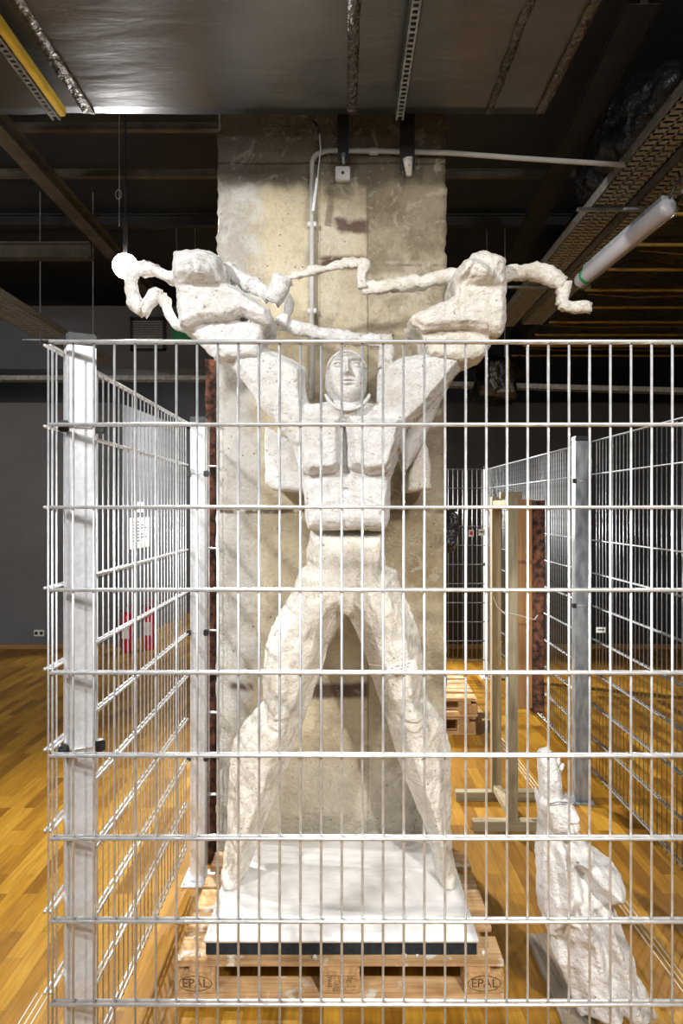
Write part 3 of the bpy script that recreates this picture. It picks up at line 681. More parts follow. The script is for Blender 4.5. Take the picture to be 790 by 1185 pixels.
# left fist block
HD = 2.68
def fist_block(side):
    if side < 0:
        v = Vol(-.72, -.24, 2.50, 3.05, 2.38, 2.84, .0058)
        up = [(198, 287), (227, 285), (244, 288), (253, 295), (260, 306), (261, 324), (280, 334), (312, 354), (312, 374), (300, 371), (278, 361), (262, 367), (232, 368), (214, 377), (204, 374), (200, 326), (197, 307)]
        lo = [(212, 368), (311, 368), (311, 377), (303, 382), (302, 400), (298, 412), (247, 413), (231, 396), (216, 380)]
        fs = [(209, 318, 13, 13), (225, 313, 14, 14), (240, 314, 18, 15), (233, 320, 17, 9)]; th = (232, 303, 14, 8, .2); cr = (236, 330)
    else:
        v = Vol(.24, .70, 2.50, 3.05, 2.34, 2.84, .0058)
        up = [(533, 304), (548, 291), (561, 287), (581, 291), (588, 298), (588, 341), (587, 374), (582, 385), (572, 384), (545, 376), (510, 377), (490, 380), (478, 374), (474, 365), (480, 360), (520, 343), (528, 338), (524, 322), (526, 312)]
        lo = [(488, 374), (572, 380), (570, 397), (562, 409), (544, 417), (500, 410), (491, 396)]
        fs = [(540, 309, 11, 10), (536, 320, 12, 8), (553, 315, 14, 13), (560, 322, 13, 9)]; th = (572, 305, 12, 12, 0); cr = (565, 330)
    S = HD/F
    det = []
    for (fx, fy, rx, ry) in fs: det.append(G2((fx-CX)*S, H+(CY-fy)*S, rx*S*.8, ry*S*.8, .045))
    det.append(G2((cr[0]-CX)*S, H+(CY-cr[1])*S, 20*S, 3.5*S, -.03))
    det.append(G2(((fs[1][0]+4)-CX)*S, H+(CY-fs[1][1])*S, 2.5*S, 9*S, -.03, .3 if side < 0 else -.6))
    det.append(G2((th[0]-CX)*S, H+(CY-th[1])*S, th[2]*S, th[3]*S, .018))
    v.slab(W(up, HD), 2.68, 2.98, .03, .03, .022, summ(*det), lin=True)
    v.slab(W(lo, 2.74), 2.745, 3.0, .03, .03, .03, None, .006)
    o = v.mesh('fist_block', 'plaster_old' if side > 0 else 'plaster'); rough(o, .004, 8, 6+side, .0040, 24, .009, 9); attach(o)
fist_block(-1); fist_block(1)
# head
hd = 2.74; S = hd/F
v = Vol(-.10, .13, 2.62, 2.98, 2.16, 2.46, .0023)
def hx(px): return (px-CX)*S
def hz(py): return H+(CY-py)*S
hood = [(401, 402), (389, 405), (380, 413), (376, 424), (375, 440), (379, 452), (388, 464), (398, 471), (409, 470), (418, 462), (424, 448), (426, 430), (424, 416), (416, 406)]
v.slab(W(hood, hd), 2.765, 2.95, .07, .05, .05)
face = [(401, 408), (390, 410), (382, 417), (379, 428), (380, 441), (386, 454), (396, 465), (404, 468), (412, 463), (419, 452), (422, 438), (421, 424), (418, 414), (410, 409)]
def facedetail(X, Z):
    px = X/S+CX; py = CY-(Z-H)/S; out = np.zeros_like(X)
    g = lambda x, y, sx, sy, a: a*np.exp(-((px-x)/sx)**2-((py-y)/sy)**2)
    out += g(402, 415, 13, 3.2, .010)                                     # brow
    out += .030*np.exp(-((px-402)/(1.9+np.clip(py-418, 0, 20)*.09))**2)*np.clip((py-414)/17, 0, 1)*(1/(1+np.exp((py-433.2)*3)))  # nose
    out += g(399.6, 431.5, 1.6, 1.6, .007)+g(404.6, 431.5, 1.6, 1.6, .007)   # nostrils
    for ex in (390.5, 412.5):
        out += g(ex, 421.5, 5.5, 4.2, -.008)                              # eye socket
        out += g(ex, 419.6, 4.6, .8, .005)+g(ex, 425.0, 4.2, .8, .003)
        out += g(ex, 422.3, .9, .9, -.004)
        out += g(ex, 414.3, 6, 1.5, .008)
    out += g(402, 439.2, 6.0, 1.5, .011)+g(402, 443.4, 5.0, 1.7, .010)+g(402, 441.3, 7.0, .6, -.006)
    out += g(402, 436.2, 1.3, 1.6, -.005)+g(402, 447, 6, 1.8, -.006)
    out += g(402.5, 454, 7, 6, .012)                                      # chin
    out += g(388, 434, 6, 6, .004)+g(415, 434, 6, 6, .004)
    return out*1.45
v.slab(W(face, hd), 2.738, 2.86, .045, 0, .034, facedetail, .002)
for ex in (390.8, 412.2): v.ell((hx(ex), 2.752, hz(422.3)), (.0125, .018, .0085), .001)
# raised rim of the cap and collar band under the chin
v.F = np.minimum(v.F, v.F)
o = v.mesh('head', 'plaster_face'); rough(o, .0012, 30, 8); attach(o)
def arc(cx_, cy_, rx, ry, a0, a1, d0, n=24, dd=0.0):
    return [P(cx_+rx*math.cos(math.radians(a0+(a1-a0)*k/n)), cy_-ry*math.sin(math.radians(a0+(a1-a0)*k/n)), d0+dd*abs(2*k/n-1)**2) for k in range(n+1)]
o = MB().tube(arc(401, 432, 23, 26, 12, 168, 2.735, dd=.05), .0050, 10).build('cap_rim', 'plaster_face', None, True); attach(o)
for ex in (390.8, 412.2):
    lid = [(hx(ex+5.2*math.cos(a)), 2.7375+.006*abs(math.cos(a))**2, hz(422.0-(2.9 if math.sin(a) > 0 else 2.2)*math.sin(a))) for a in [2*PI*k/24 for k in range(24)]]
    o = MB().tube(lid, .0019, 6, closed=True).build('eyelid', 'plaster_face', None, True); attach(o)
o = MB().tube(arc(402, 448, 27, 26, 200, 340, 2.735, dd=.04), .0065, 10).build('collar', 'plaster', None, True); rough(o, .003, 20, 3); attach(o)
# the lightning bolt
def resample(pts, step=.012):
    out = [Vector(pts[0])]
    for a, b_ in zip(pts[:-1], pts[1:]):
        a = Vector(a); b_ = Vector(b_); n = max(1, int((b_-a).length/step))
        for k in range(1, n+1): out.append(a.lerp(b_, k/n))
    # light smoothing so that corners mitre
    q = [out[0]]+[(out[i-1]+out[i]*2+out[i+1])/4 for i in range(1, len(out)-1)]+[out[-1]]
    return q
def bolt(pts, r0, r1, d0, seed, mat='plaster_old', dd=0.0):
    n = len(pts); wp = [P(x, y, d0+dd*i/(n-1)) for i, (x, y) in enumerate(pts)]
    rs = resample(wp); m = len(rs); r0 *= 1.15; r1 *= 1.15
    o = MB().tube(rs, [(r0+(r1-r0)*i/(m-1)) for i in range(m)], 12, True).build('lightning_bolt', mat, None, True)
    rough(o, .014, 18, seed, .0065, 30); attach(o)
bolt([(576, 319), (590, 317), (618, 313), (634, 318), (651, 329)], .028, .026, 2.80, 11)
bolt([(652, 326), (651, 349), (650, 353)], .028, .022, 2.80, 12)
bolt([(647, 351), (664, 355), (684, 357)], .022, .018, 2.80, 13)
bolt([(530, 319), (505, 322), (470, 328), (440, 333), (421, 334)], .026, .022, 2.82, 14, dd=.1)
bolt([(420, 334), (418, 318), (423, 303)], .021, .020, 2.90, 15)
bolt([(425, 305), (408, 304), (385, 308), (368, 312), (350, 316), (330, 322)], .020, .010, 2.90, 16, dd=.05)
bolt([(258, 314), (285, 326), (312, 344)], .030, .024, 2.80, 17, 'plaster')
bolt([(331, 322), (321, 337), (313, 349)], .034, .034, 2.76, 18, 'plaster')
bolt([(326, 341), (336, 350), (333, 362), (326, 377)], .020, .022, 2.84, 19, 'plaster')
bolt([(324, 375), (350, 381), (385, 388), (420, 392), (452, 396)], .022, .024, 2.86, 20, 'plaster')
bolt([(446, 388), (446, 402), (446, 425)], .022, .024, 2.82, 21, 'plaster')
bolt([(203, 322), (188, 316), (172, 311), (158, 311), (151, 320)], .022, .022, 2.76, 22, 'plaster')
bolt([(152, 316), (152, 338), (157, 352), (166, 359)], .022, .024, 2.76, 23, 'plaster')
bolt([(163, 360), (174, 350), (182, 341), (188, 343)], .022, .018, 2.76, 24, 'plaster')
bolt([(186, 340), (194, 357), (201, 373), (214, 378)], .019, .017, 2.76, 25, 'plaster')

# paper tag tied to the right thigh
t = empty('paper_tag', P(466, 772, 2.775), 0, 'small white paper tag with handwriting tied to the right thigh of the big figure', 'tag')
m = Matrix.Rotation(-0.22, 4, 'Y') @ Matrix.Rotation(0.15, 4, 'X')
MB().box(-.062, .055, -.0008, .0008, -.022, .022, mat=m).build('card', 'paper', t)
for (x, z, w_) in ((-.05, .004, .012), (-.03, .008, .018), (-.005, .006, .02), (.02, .009, .012), (-.04, -.006, .014), (-.012, -.007, .016), (.012, -.004, .012)):
    MB().box(x, x+w_, -.0013, -.0008, z, z+.0025, mat=m).build('handwriting', 'ink', t)
MB().tube([(-.062, 0, .002), (-.10, .004, .006), (-.14, .02, .008)], .0012, 5).build('string', 'cord', t)

# ================================================================== SMALL LEANING FIGURE, right foreground
d2 = 2.30; S2 = d2/F
f2 = empty('plaster_statuette', (.90, 2.36, .0), 0, 'small white plaster figure with raised arm leaning beside the pallet, right foreground', 'sculpture')
def attach2(o): o.parent = f2; o.matrix_parent_inverse = Matrix.Translation(f2.location).inverted(); return o
body = [(632, 930), (640, 938), (664, 966), (668, 976), (684, 985), (697, 1000), (712, 1010), (727, 1023), (730, 1036), (727, 1047), (715, 1054), (723, 1070), (736, 1104), (746, 1129), (748, 1147), (757, 1160), (768, 1186), (774, 1199), (682, 1199), (674, 1178), (665, 1154), (653, 1130), (652, 1104), (642, 1096), (637, 1077), (635, 1043), (634, 1010), (636, 985), (636, 960)]
v = Vol(.62, 1.14, 2.16, 2.62, .02, .84, .0062)
def bdetail(X, Z):
    px = X/S2+CX; py = CY-(Z-H)/S2; out = np.zeros_like(X)
    for (ax, ay, bx, by, w_, a) in ((648, 985, 662, 1070, 5, .05), (690, 1000, 655, 1085, 7, -.035), (688, 1000, 718, 1040, 12, .075), (670, 1040, 716, 1200, 9, .05), (655, 1090, 690, 1200, 7, -.03),
                                    (700, 1050, 742, 1190, 8, .035), (690, 1060, 728, 1195, 5, -.03), (640, 1000, 648, 1090, 5, .03), (672, 1010, 700, 1050, 6, -.05), (680, 1100, 700, 1140, 9, -.02)):
        ex, ey = bx-ax, by-ay; t = np.clip(((px-ax)*ex+(py-ay)*ey)/(ex*ex+ey*ey), 0, 1)
        d = np.hypot(px-ax-ex*t, py-ay-ey*t); out += a*.85*np.clip(1-d/(w_*1.7), 0, 1)
    return out
v.slab(W(body, d2), 2.30, 2.52, .07, .06, .05, bdetail, lin=True)
o = v.mesh('draped_body', 'plaster'); rough(o, .003, 12, 31, .0010, 34, .007, 9); attach2(o)
v = Vol(.62, .84, 2.20, 2.55, .76, 1.02, .0045)
v.slab(W([(629, 884), (633, 877), (643, 876), (649, 886), (654, 902), (657, 924), (664, 945), (650, 962), (636, 962), (634, 940), (632, 915)], d2), 2.32, 2.42, .04, .03, .03)
o = v.mesh('raised_arm', 'plaster'); rough(o, .003, 14, 32, .001, 40); attach2(o)
for k, (x0, y0, x1, y1) in enumerate(((632, 885, 631, 875), (636, 883, 636, 872), (640, 883, 641, 872), (645, 886, 646, 876), (648, 892, 651, 884))):
    o = MB().tube([P(x0, y0, 2.36), P((x0+x1)/2, (y0+y1)/2, 2.352), P(x1, y1, 2.36)], [.0085, .008, .006], 8).build('finger', 'plaster', None, True); attach2(o)
v = Vol(.64, .86, 2.18, 2.52, .68, .90, .0035)
hS = 2.27/F
v.ell(((657-CX)*hS, 2.36, H+(CY-957)*hS), (.052, .075, .066), 0)
v.ell(((650-CX)*hS, 2.37, H+(CY-945)*hS), (.050, .08, .045), .01)
v.slab(W([(652, 946), (668, 942), (674, 950), (674, 964), (670, 974), (660, 976), (652, 966)], 2.27), 2.275, 2.36, .03, 0, .025,
       summ(G2((666-CX)*hS, H+(CY-961)*hS, 1.8*hS, 5*hS, .018), G2((660.5-CX)*hS, H+(CY-957)*hS, 3*hS, 1.8*hS, -.010), G2((671-CX)*hS, H+(CY-956)*hS, 3*hS, 1.8*hS, -.010),
            G2((666-CX)*hS, H+(CY-952)*hS, 8*hS, 1.5*hS, .010), G2((666-CX)*hS, H+(CY-969)*hS, 4*hS, 1*hS, .008), G2((666-CX)*hS, H+(CY-971)*hS, 4*hS, .7*hS, -.006)), .008)
v.slab(W([(648, 962), (668, 968), (674, 990), (645, 990)], 2.32), 2.325, 2.44, .03, .03, .03, None, .02)
o = v.mesh('head', 'plaster'); rough(o, .003, 22, 33, .001, 60); attach2(o)
o = MB().tube([P(634, 931, 2.30), P(645, 928, 2.28), P(658, 929, 2.30)], .0022, 6).build('wire_tie', 'galv_dull', None, True); attach2(o)
tag(MB().box(.76, .87, 2.22, 2.89, 0, .02, .003).build('wooden_plank', 'greyplank'), 'grey weathered plank on the floor under the small figure', 'plank')

# ================================================================== wooden stand and old timber at the right
t = empty('wooden_display_stand', (.94, 4.06, 0), 0, 'pale raw pine stand of two uprights on flat feet, right of column', 'stand')
for y, xa, xb in ((-.20, -.22, .23), (.20, -.25, .26)):
    MB().box(xa, xb, y-.03, y+.03, 0, .055, .003).build('foot', 'pinex', t)
    MB().box(-.029, .029, y-.029, y+.029, .055, 1.865, .003).build('upright', 'pine', t)
MB().box(-.026, .026, -.17, .17, 1.79, 1.84, .003).build('top_rail', 'pine', t)
MB().box(-.026, .10, -.05, -.01, 1.848, 1.89, .003).build('cross_arm', 'pinex', t)
MB().box(-.024, .024, -.17, .17, .06, .10, .003).build('bottom_rail', 'pine', t)
t = empty('old_timber', (1.10, 4.0, .62), 0, 'old brown timber slab with rough dark edge held upright by the pine stand', 'timber')
o = MB().box(-.10, -.012, -.02, .14, 0.02, 1.225, .004).build('plank_face', 'oakwood', t)
o = grid_box('rusty_edge', -.01, .055, -.03, .15, 0, 1.22, .02, 'rust', t, .006, 20, 5)
o = MB().box(-.10, -.012, -.03, -.02, 0.86, .875).build('batten', 'oldwood', t)
MB().tube([P(570, 690, 3.84), P(575, 702, 3.82), P(582, 708, 3.82), P(600, 712, 3.83), P(618, 717, 3.9), P(622, 712, 3.95)], .0025, 6).build('string', 'cord')
tag(bpy.data.objects['string'] if False else col.objects[-1], 'thin pale string tied round the pine stand and the old timber', 'string')
MB().tube([P(575, 745, 3.83), P(570, 757, 3.82), P(577, 768, 3.82), P(572, 775, 3.82), P(583, 765, 3.82), P(574, 752, 3.82), P(581, 742, 3.83)], .0022, 6).build('string', 'band')
tag(col.objects[-1], 'tangled olive string looped on the nearer pine upright', 'string')

# rusty steel edge and black bag on the column
o = grid_box('rusty_steel_strip', -.697, -.650, 3.50, 3.60, .0, 2.55, .018, 'rust', None, .010, 16, 8)
tag(o, 'flaking rusty steel strip standing against the left side of the column', 'steel strip')
v = Vol(.50, .62, 3.42, 3.60, 1.55, 1.82, .005)
v.ell((.545, 3.50, 1.70), (.040, .06, .09)); v.ell((.535, 3.50, 1.64), (.036, .055, .07), .02)
o = v.mesh('black_bag', 'blackbag'); rough(o, .012, 18, 9); tag(o, 'crumpled black plastic bag hanging on the right edge of the column', 'bag')

# ================================================================== fittings on the column
t = empty('conduit_pipe', P(361, 462, 3.37), 0, 'pale grey conduit pipe climbing the column and bending away to the right', 'pipe')
pts = [P(361, 462, 3.37), P(361, 300, 3.37), P(361, 200, 3.37)]
for k in range(1, 8):
    a = PI/2*k/8; pts.append(P(361+14*(1-math.cos(a)), 190-14*math.sin(a), 3.37))
pts += [P(380, 174, 3.37), P(450, 175, 3.37), P(520, 177, 3.37), P(600, 183, 3.42), P(722, 191, 3.42)]
base = pts[0]
o = MB().tube([p-base for p in pts], .0125, 12).build('pipe', 'conduit', t, True)
for px, py in ((361, 260), (361, 360), (432, 175)):
    c = P(px, py, 3.372)-base; MB().box(c.x-.022, c.x+.022, c.y-.012, c.y+.02, c.z-.012, c.z+.012, .003).build('pipe_clip', 'white', t)
t = empty('junction_box', P(396.5, 202, 3.38), 0, 'small square white junction box high on the column', 'junction box')
MB().box(-.036, .036, -.018, .018, -.034, .034, .004).build('housing', 'white', t)
MB().cyl((0, -.0175, 0), (0, -.021, 0), .008, seg=12).build('screw', 'ink', t)
for (x, y0, y1, wd, lab) in ((397, 128, 186, .052, 'black flat steel hanger above the junction box on the column'), (471, 126, 197, .072, 'wider black flat steel hanger with plaster lump, right of the junction box')):
    a = P(x, y0, 3.33); b_ = P(x, y1, 3.33)
    t = empty('steel_hanger', b_, 0, lab, 'hanger')
    MB().box(-wd/2, wd/2, -.004, .004, 0, 4.9-b_.z, .001).build('strap', 'beam', t)
    o = MB().cyl((0, -.012, .05), (0.005, -.012, -.03), .024, .012, 10).build('plaster_lump' if wd > .06 else 'fixing_lug', 'plaster_old' if wd > .06 else 'galv_dull', t, True)
    if wd <= .06: o.scale = (.5, .6, .6)
    else: rough(o, .01, 20, 2)
t = empty('hanging_metal_profile', P(362, 246, 3.3), 0, 'bent galvanised profile dangling in front of the column top', 'metal strip')
b0 = P(362, 246, 3.3)
m = MB().bar(P(369, 148, 3.3)-b0, P(371, 175, 3.3)-b0, .03, .006).bar(P(371, 172, 3.3)-b0, P(367, 212, 3.3)-b0, .036, .004).bar(P(367, 208, 3.28)-b0, P(362, 246, 3.28)-b0, .036, .012)
m.build('profile', 'galv', t)
o = MB().tube([P(356, 138, 3.3)-b0, P(364, 142, 3.3)-b0, P(368, 150, 3.29)-b0, P(366, 158, 3.29)-b0, P(372, 152, 3.29)-b0], [.004, .01, .014, .012, .006], 8).build('crumpled_foil', 'foil_tape', t, True); rough(o, .008, 40, 2)

MB().cyl((P(356, 138, 3.3)-b0)[:], (0.0, 0, 4.9-b0.z), .003, seg=6).build('tie_wire', 'galv_dull', t)
# ================================================================== ceiling services
# the large lagged duct
t = empty('foil_lagged_duct', (-.7, 2.1, 3.62), 0, 'huge flat foil-wrapped ventilation duct across the top foreground', 'duct')
o = grid_box('lagging', -2.6+.7, .93+.7, .9-2.1, 3.2-2.1, 0, .55, .06, 'foil', t, .0, 4, 2)
for vv in o.data.vertices:
    if vv.co.z < .001:
        vv.co.z += .006*mnoise.fractal(vv.co*3, 1, 2, 3)
for (x, wd, lab) in ((-1.17, .05, None), (.04, .045, None), (.67, .035, None), (.905, .04, None)):
    g = grid_box('seam_tape', x+.7-wd/2, x+.7+wd/2, .9-2.1, 3.19-2.1, -.007, .004, .018, 'foil_tape', t)
    for vv in g.data.vertices:
        if vv.co.z < 0: vv.co.z += .007*mnoise.fractal(vv.co*22, .8, 2, 4); vv.co.x += .006*mnoise.noise(vv.co*9)
def rail(x, d1, z, label, yellow=False):
    t = empty('perforated_rail', (x, 2.0, z), 0, label, 'rail', 'perforated rails under the duct')
    bm = bmesh.new()
    y0, y1 = -1.1, d1-2.0; wd = .041; n = int((y1-y0)/.03)
    mb = MB(); mb.bm.free(); mb.bm = bm
    mb.box(-wd/2, -wd/2+.011, y0, y1, 0, .003).box(wd/2-.011, wd/2, y0, y1, 0, .003)
    for k in range(n): mb.box(-wd/2+.011, wd/2-.011, y0+.03*k, y0+.03*k+.012, 0, .003)
    mb.box(-wd/2, -wd/2+.003, y0, y1, 0, .03).box(wd/2-.003, wd/2, y0, y1, 0, .03)
    mb.build('channel', 'galv_dull', t)
    MB().box(-wd/2+.0035, wd/2-.0035, y0, y1, .024, .03).build('channel_lining', 'black', t)
    if yellow:
        MB().box(wd/2+.002, wd/2+.030, y0, y1-.02, .004, .045, .004).build('yellow_strip', 'yellow', t)['label'] = 'yellow foam strip beside the rail'
rail(-1.285, 3.10, 3.535, 'grey perforated rail with a yellow strip under the left of the duct', True)
rail(.252, 3.10, 3.535, 'slim grey perforated rail under the middle of the duct')
# beams and hangers in the dark void
def beam(name, a, b_, wd, ht, mat, label, cat='beam', group=None):
    a = Vector(a); b_ = Vector(b_)
    if cat == 'pipe': mb = MB().cyl(a, b_, wd/2, seg=12)
    else: mb = MB().bar(a, b_, wd, ht)
    tag(mb.build(name, mat), label, cat, group)
def steel_beam(name, a, b_, wd, ht, mat, label):
    a = Vector(a); b_ = Vector(b_); q = (b_-a).to_track_quat('Y', 'Z'); ln = (b_-a).length
    bm = MB(); tw = wd*.12
    bm.box(-wd/2, wd/2, -ln/2, ln/2, -ht/2, -ht/2+ht*.12).box(-wd/2, wd/2, -ln/2, ln/2, ht/2-ht*.12, ht/2).box(-tw, tw, -ln/2, ln/2, -ht/2+ht*.12, ht/2-ht*.12)
    o = bm.build(name, mat); o.location = (a+b_)/2; o.rotation_euler = q.to_euler(); tag(o, label, 'beam')
steel_beam('ceiling_beam', (-2.25, 3.6, 4.30), (-2.25, 8.4, 4.30), .12, .12, 'beam_tan', 'dusty tan steel beam running back under the ceiling at upper left')
steel_beam('ceiling_beam', (-6.9, 6.7, 4.28), (-2.44, 6.7, 4.28), .12, .15, 'beam_tan', 'thick tan beam crossing left of the spotlight')
steel_beam('ceiling_beam', (-6.9, 7.2, 4.78), (5.9, 7.2, 4.78), .10, .12, 'beam', 'dark cross beam high behind the column, second from the back')
steel_beam('ceiling_beam', (-6.9, 5.6, 4.50), (5.9, 5.6, 4.50), .05, .06, 'beam_tan', 'thin tan cross beam directly behind the column top')
steel_beam('ceiling_beam', (-6.9, 4.9, 4.49), (-.7, 4.9, 4.49), .05, .05, 'beam_tan', 'thin tan cross beam just behind the duct edge at left')
steel_beam('ceiling_brace', P(745, 0, 3.6), P(596, 300, 6.6), .17, .05, 'beam', 'dark steel brace slanting down from upper right behind the raised fist')
for k, x in enumerate((-2.98, -2.46)):
    tag(MB().cyl((x-.6*k*0, 6.8, 3.4), (x, 6.8, 4.9), .006, seg=6).build('hanger_rod', 'galv_dull'), ('thin hanger rod at far upper left' if k == 0 else 'thin hanger rod nearer the spotlight, upper left'), 'hanger rod')
tag(MB().box(-6.9, 5.9, 11.9, 12.0, 3.2, 4.9).build('ceiling_bulkhead', 'wall_dim'), 'dark bulkhead panel closing the void above the rear wall', 'bulkhead')

def cable_tray(a, b_, wd, label, mat='tray'):
    a = Vector(a); b_ = Vector(b_); ln = (b_-a).length; ang = math.atan2(b_.y-a.y, b_.x-a.x)
    t = empty('cable_tray', a, ang, label, 'cable tray', None)
    t.rotation_euler = (0, -math.asin((b_.z-a.z)/ln), ang)
    MB().box(0, ln, -wd/2, -wd/2+.003, 0, .06).box(0, ln, -wd/2, -wd/2+.015, .057, .06).build('side_rail', mat, t)
    MB().box(0, ln, wd/2-.003, wd/2, 0, .06).box(0, ln, wd/2-.015, wd/2, .057, .06).build('side_rail', mat, t)
    m = MB(); n = int(ln/.05)
    for y0 in (-wd/2, -wd/6, wd/6-.012, wd/2-.012): m.box(0, ln, y0, y0+.012, 0, .002)
    for k in range(n): m.box(k*.05, k*.05+.028, -wd/2, wd/2, 0, .0025)
    m.build('perforated_base', mat, t)
    m = MB()
    for j in range(3):
        yy = -wd/4+j*wd/4; m.tube([(ln*k/12, yy+.012*math.sin(k*1.7+j), .02+.004*math.sin(k*2+j)) for k in range(13)], .011, 6)
    m.build('cable_bundle', 'black', t)
    return t
cable_tray((1.50, 1.8, H+1.72), (1.53, 6.6, H+1.72), .19, 'left of two perforated cable trays running back at upper right')
cable_tray((1.77, 1.8, H+1.74), (1.80, 6.6, H+1.74), .19, 'right of two perforated cable trays running back, beside the tube lamp')
cable_tray((-2.95, 4.6, H+1.72), (-2.95, 8.3, H+1.72), .34, 'wide perforated cable tray running back at the far left')
cable_tray((-5.0, 8.5, H+1.55), (-.4, 8.5, H+1.55), .16, 'perforated cable tray crossing above the grey wall, left of column')
cable_tray((.45, 8.5, H+1.50), (5.0, 8.1, H+1.30), .16, 'perforated cable tray crossing above the far fence, right of column')
for (x0, x1, y, z, lab) in ((1.34, 1.92, 3.95, 3.500, 'nearer thin steel strut under the two right cable trays'), (1.20, 1.92, 5.35, 3.500, 'farther thin steel strut under the two right cable trays'), (-3.25, -2.6, 7.0, 3.49, 'thin steel strut under the far left cable tray')):
    tag(MB().box(x0, x1, y, y+.03, z, z+.015, .002).build('tray_strut', 'galv_dull'), lab, 'strut')

# tube lamp (off) at the right
a = P(671, 326, 4.35); b_ = P(775, 238, 3.35)
t = empty('tube_lamp', (a+b_)/2, 0, 'unlit frosted tube lamp with green ring hanging slantwise at upper right', 'lamp')
q = (b_-a).to_track_quat('Y', 'Z').to_euler(); t.rotation_euler = q; ln = (b_-a).length
def capped(r, y0, y1):
    ys = [y0, y0+.006, y0+.025, y1-.025, y1-.006, y1]; rr = [r*.5, r*.85, r, r, r*.85, r*.5]
    return MB().tube([(0, y, 0) for y in ys], rr, 20)
capped(.048, -ln/2, ln/2).build('tube_cover', 'frost', t, True)
MB().tube([(0, -ln/2+.09, 0), (0, -ln/2+.125, 0)], .0487, 20).build('green_ring', 'green', t, True)['label'] = 'bright green ring'
MB().box(-.03, .03, -ln/2+.1, ln/2-.02, .035, .06, .003).build('mounting_bar', 'galv_dull', t)
MB().tube([(0, ln/2-.01, .03), (-.02, ln/2+.02, .10), (-.09, ln/2-.05, .16), (-.12, ln/2-.12, .24)], .006, 8).build('cable', 'black', t, True)
tag(MB().bar((b_+Vector((.03, -.1, .02))), (b_+Vector((.12, -1.0, .02))), .05, .02).build('lamp_rail', 'galv_dull'), 'grey mounting rail continuing from the tube lamp to the right edge', 'rail')

# dark foil-wrapped duct with yellow bands, right
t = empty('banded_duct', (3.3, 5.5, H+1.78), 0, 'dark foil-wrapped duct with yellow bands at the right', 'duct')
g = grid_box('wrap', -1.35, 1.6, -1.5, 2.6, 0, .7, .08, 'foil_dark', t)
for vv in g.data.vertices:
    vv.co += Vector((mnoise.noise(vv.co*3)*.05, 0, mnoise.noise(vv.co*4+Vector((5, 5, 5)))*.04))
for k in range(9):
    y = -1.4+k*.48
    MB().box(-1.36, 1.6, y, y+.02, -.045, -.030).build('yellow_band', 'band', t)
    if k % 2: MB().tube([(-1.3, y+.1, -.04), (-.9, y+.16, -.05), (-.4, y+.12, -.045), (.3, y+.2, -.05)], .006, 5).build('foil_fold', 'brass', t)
t = empty('banded_duct', (1.9, 7.7, H+1.2), 0, 'vertical drop of the dark wrapped duct near the far fence, right of column', 'duct')
g = grid_box('wrap', -.40, .0, -.3, .3, 0, .42, .06, 'foil_dark', t)
for vv in g.data.vertices: vv.co += Vector((mnoise.noise(vv.co*5)*.08, 0, mnoise.noise(vv.co*5+Vector((5, 5, 5)))*.08))
MB().box(-.15, -.135, -.36, -.34, .02, .40).build('yellow_band', 'band', t)
for xx in (-.3, -.1): MB().cyl((xx, 0, .40), (xx, 0, 4.9-H-1.2), .006, seg=6).build('hanger_rod', 'galv_dull', t)
v = Vol(1.50, 1.92, 3.5, 5.0, 3.68, 4.35, .02)
v.ell((1.71, 4.25, 4.05), (.15, .68, .22))
o = v.mesh('black_plastic_cover', 'blackbag'); rough(o, .05, 6, 9); tag(o, 'black plastic-wrapped bundle above the right cable trays', 'plastic wrap')

# grey ventilation box with louvre at the left, exit sign
t = empty('ventilation_box', (-3.6, 9.4, 3.68), 0, 'long grey ventilation box with a louvre above the left wall', 'ventilation box')
MB().box(-2.4, 2.0, 0, .5, 0, .86, .005).build('casing', 'wall', t)
m = MB()
gx = (172-CX)*9.4/F+3.6
for k in range(12): m.box(gx-.20, gx+.20, -.035, -.002, .28+k*.032, .28+k*.032+.012, mat=None)
m.build('louvre', 'tray', t)
MB().box(gx-.24, gx-.20, -.04, 0, .24, .70).box(gx+.20, gx+.24, -.04, 0, .24, .70).box(gx-.24, gx+.24, -.04, 0, .66, .70).box(gx-.24, gx+.24, -.04, 0, .24, .27).build('louvre_frame', 'beam', t)
p_ = P(217, 386, 7.5)
t = empty('exit_sign', p_, 0, 'green hanging escape sign half hidden behind the left raised fist', 'sign')
MB().box(-.17, .12, -.02, .02, -.10, .10, .004).build('panel', 'green', t)
MB().cyl((-.12, 0, .1), (-.12, 0, 4.9-p_.z), .004, seg=6).build('suspension_rod', 'galv_dull', t)
MB().cyl((.08, 0, .1), (.08, 0, 4.9-p_.z), .004, seg=6).build('suspension_rod', 'galv_dull', t)

# hanging spotlight
p_ = P(145, 308, 4.5)
t = empty('spotlight', p_, 0, 'blazing white exhibition spotlight left of the raised fist', 'spotlight')
dirv = (Vector((0, 0, 1.8))-p_).normalized()
q = dirv.to_track_quat('Z', 'Y').to_matrix().to_4x4()
def tf(pt): return q @ Vector(pt)
MB().cyl(tf((0, 0, -.24)), tf((0, 0, -.02)), .06, .085, 24).build('housing', 'black', t, True)
MB().cyl(tf((0, 0, -.019)), tf((0, 0, -.004)), .08, seg=24).build('lens', 'glow', t)
MB().box(-.012, .012, -.012, .012, .06, .32).build('yoke', 'black', t)
MB().cyl((0, 0, .32), (0, 0, 4.9-p_.z), .008, seg=8).build('suspension_rod', 'black', t)
p2 = P(138, 262, 4.4)
t = empty('hanging_wire', p2, 0, 'thin wire with a small ring dangling above the spotlight', 'wire')
MB().cyl((0, 0, 0), (0, 0, 4.9-p2.z), .002, seg=5).build('wire', 'wire', t)
c = P(137, 225, 4.4)-p2
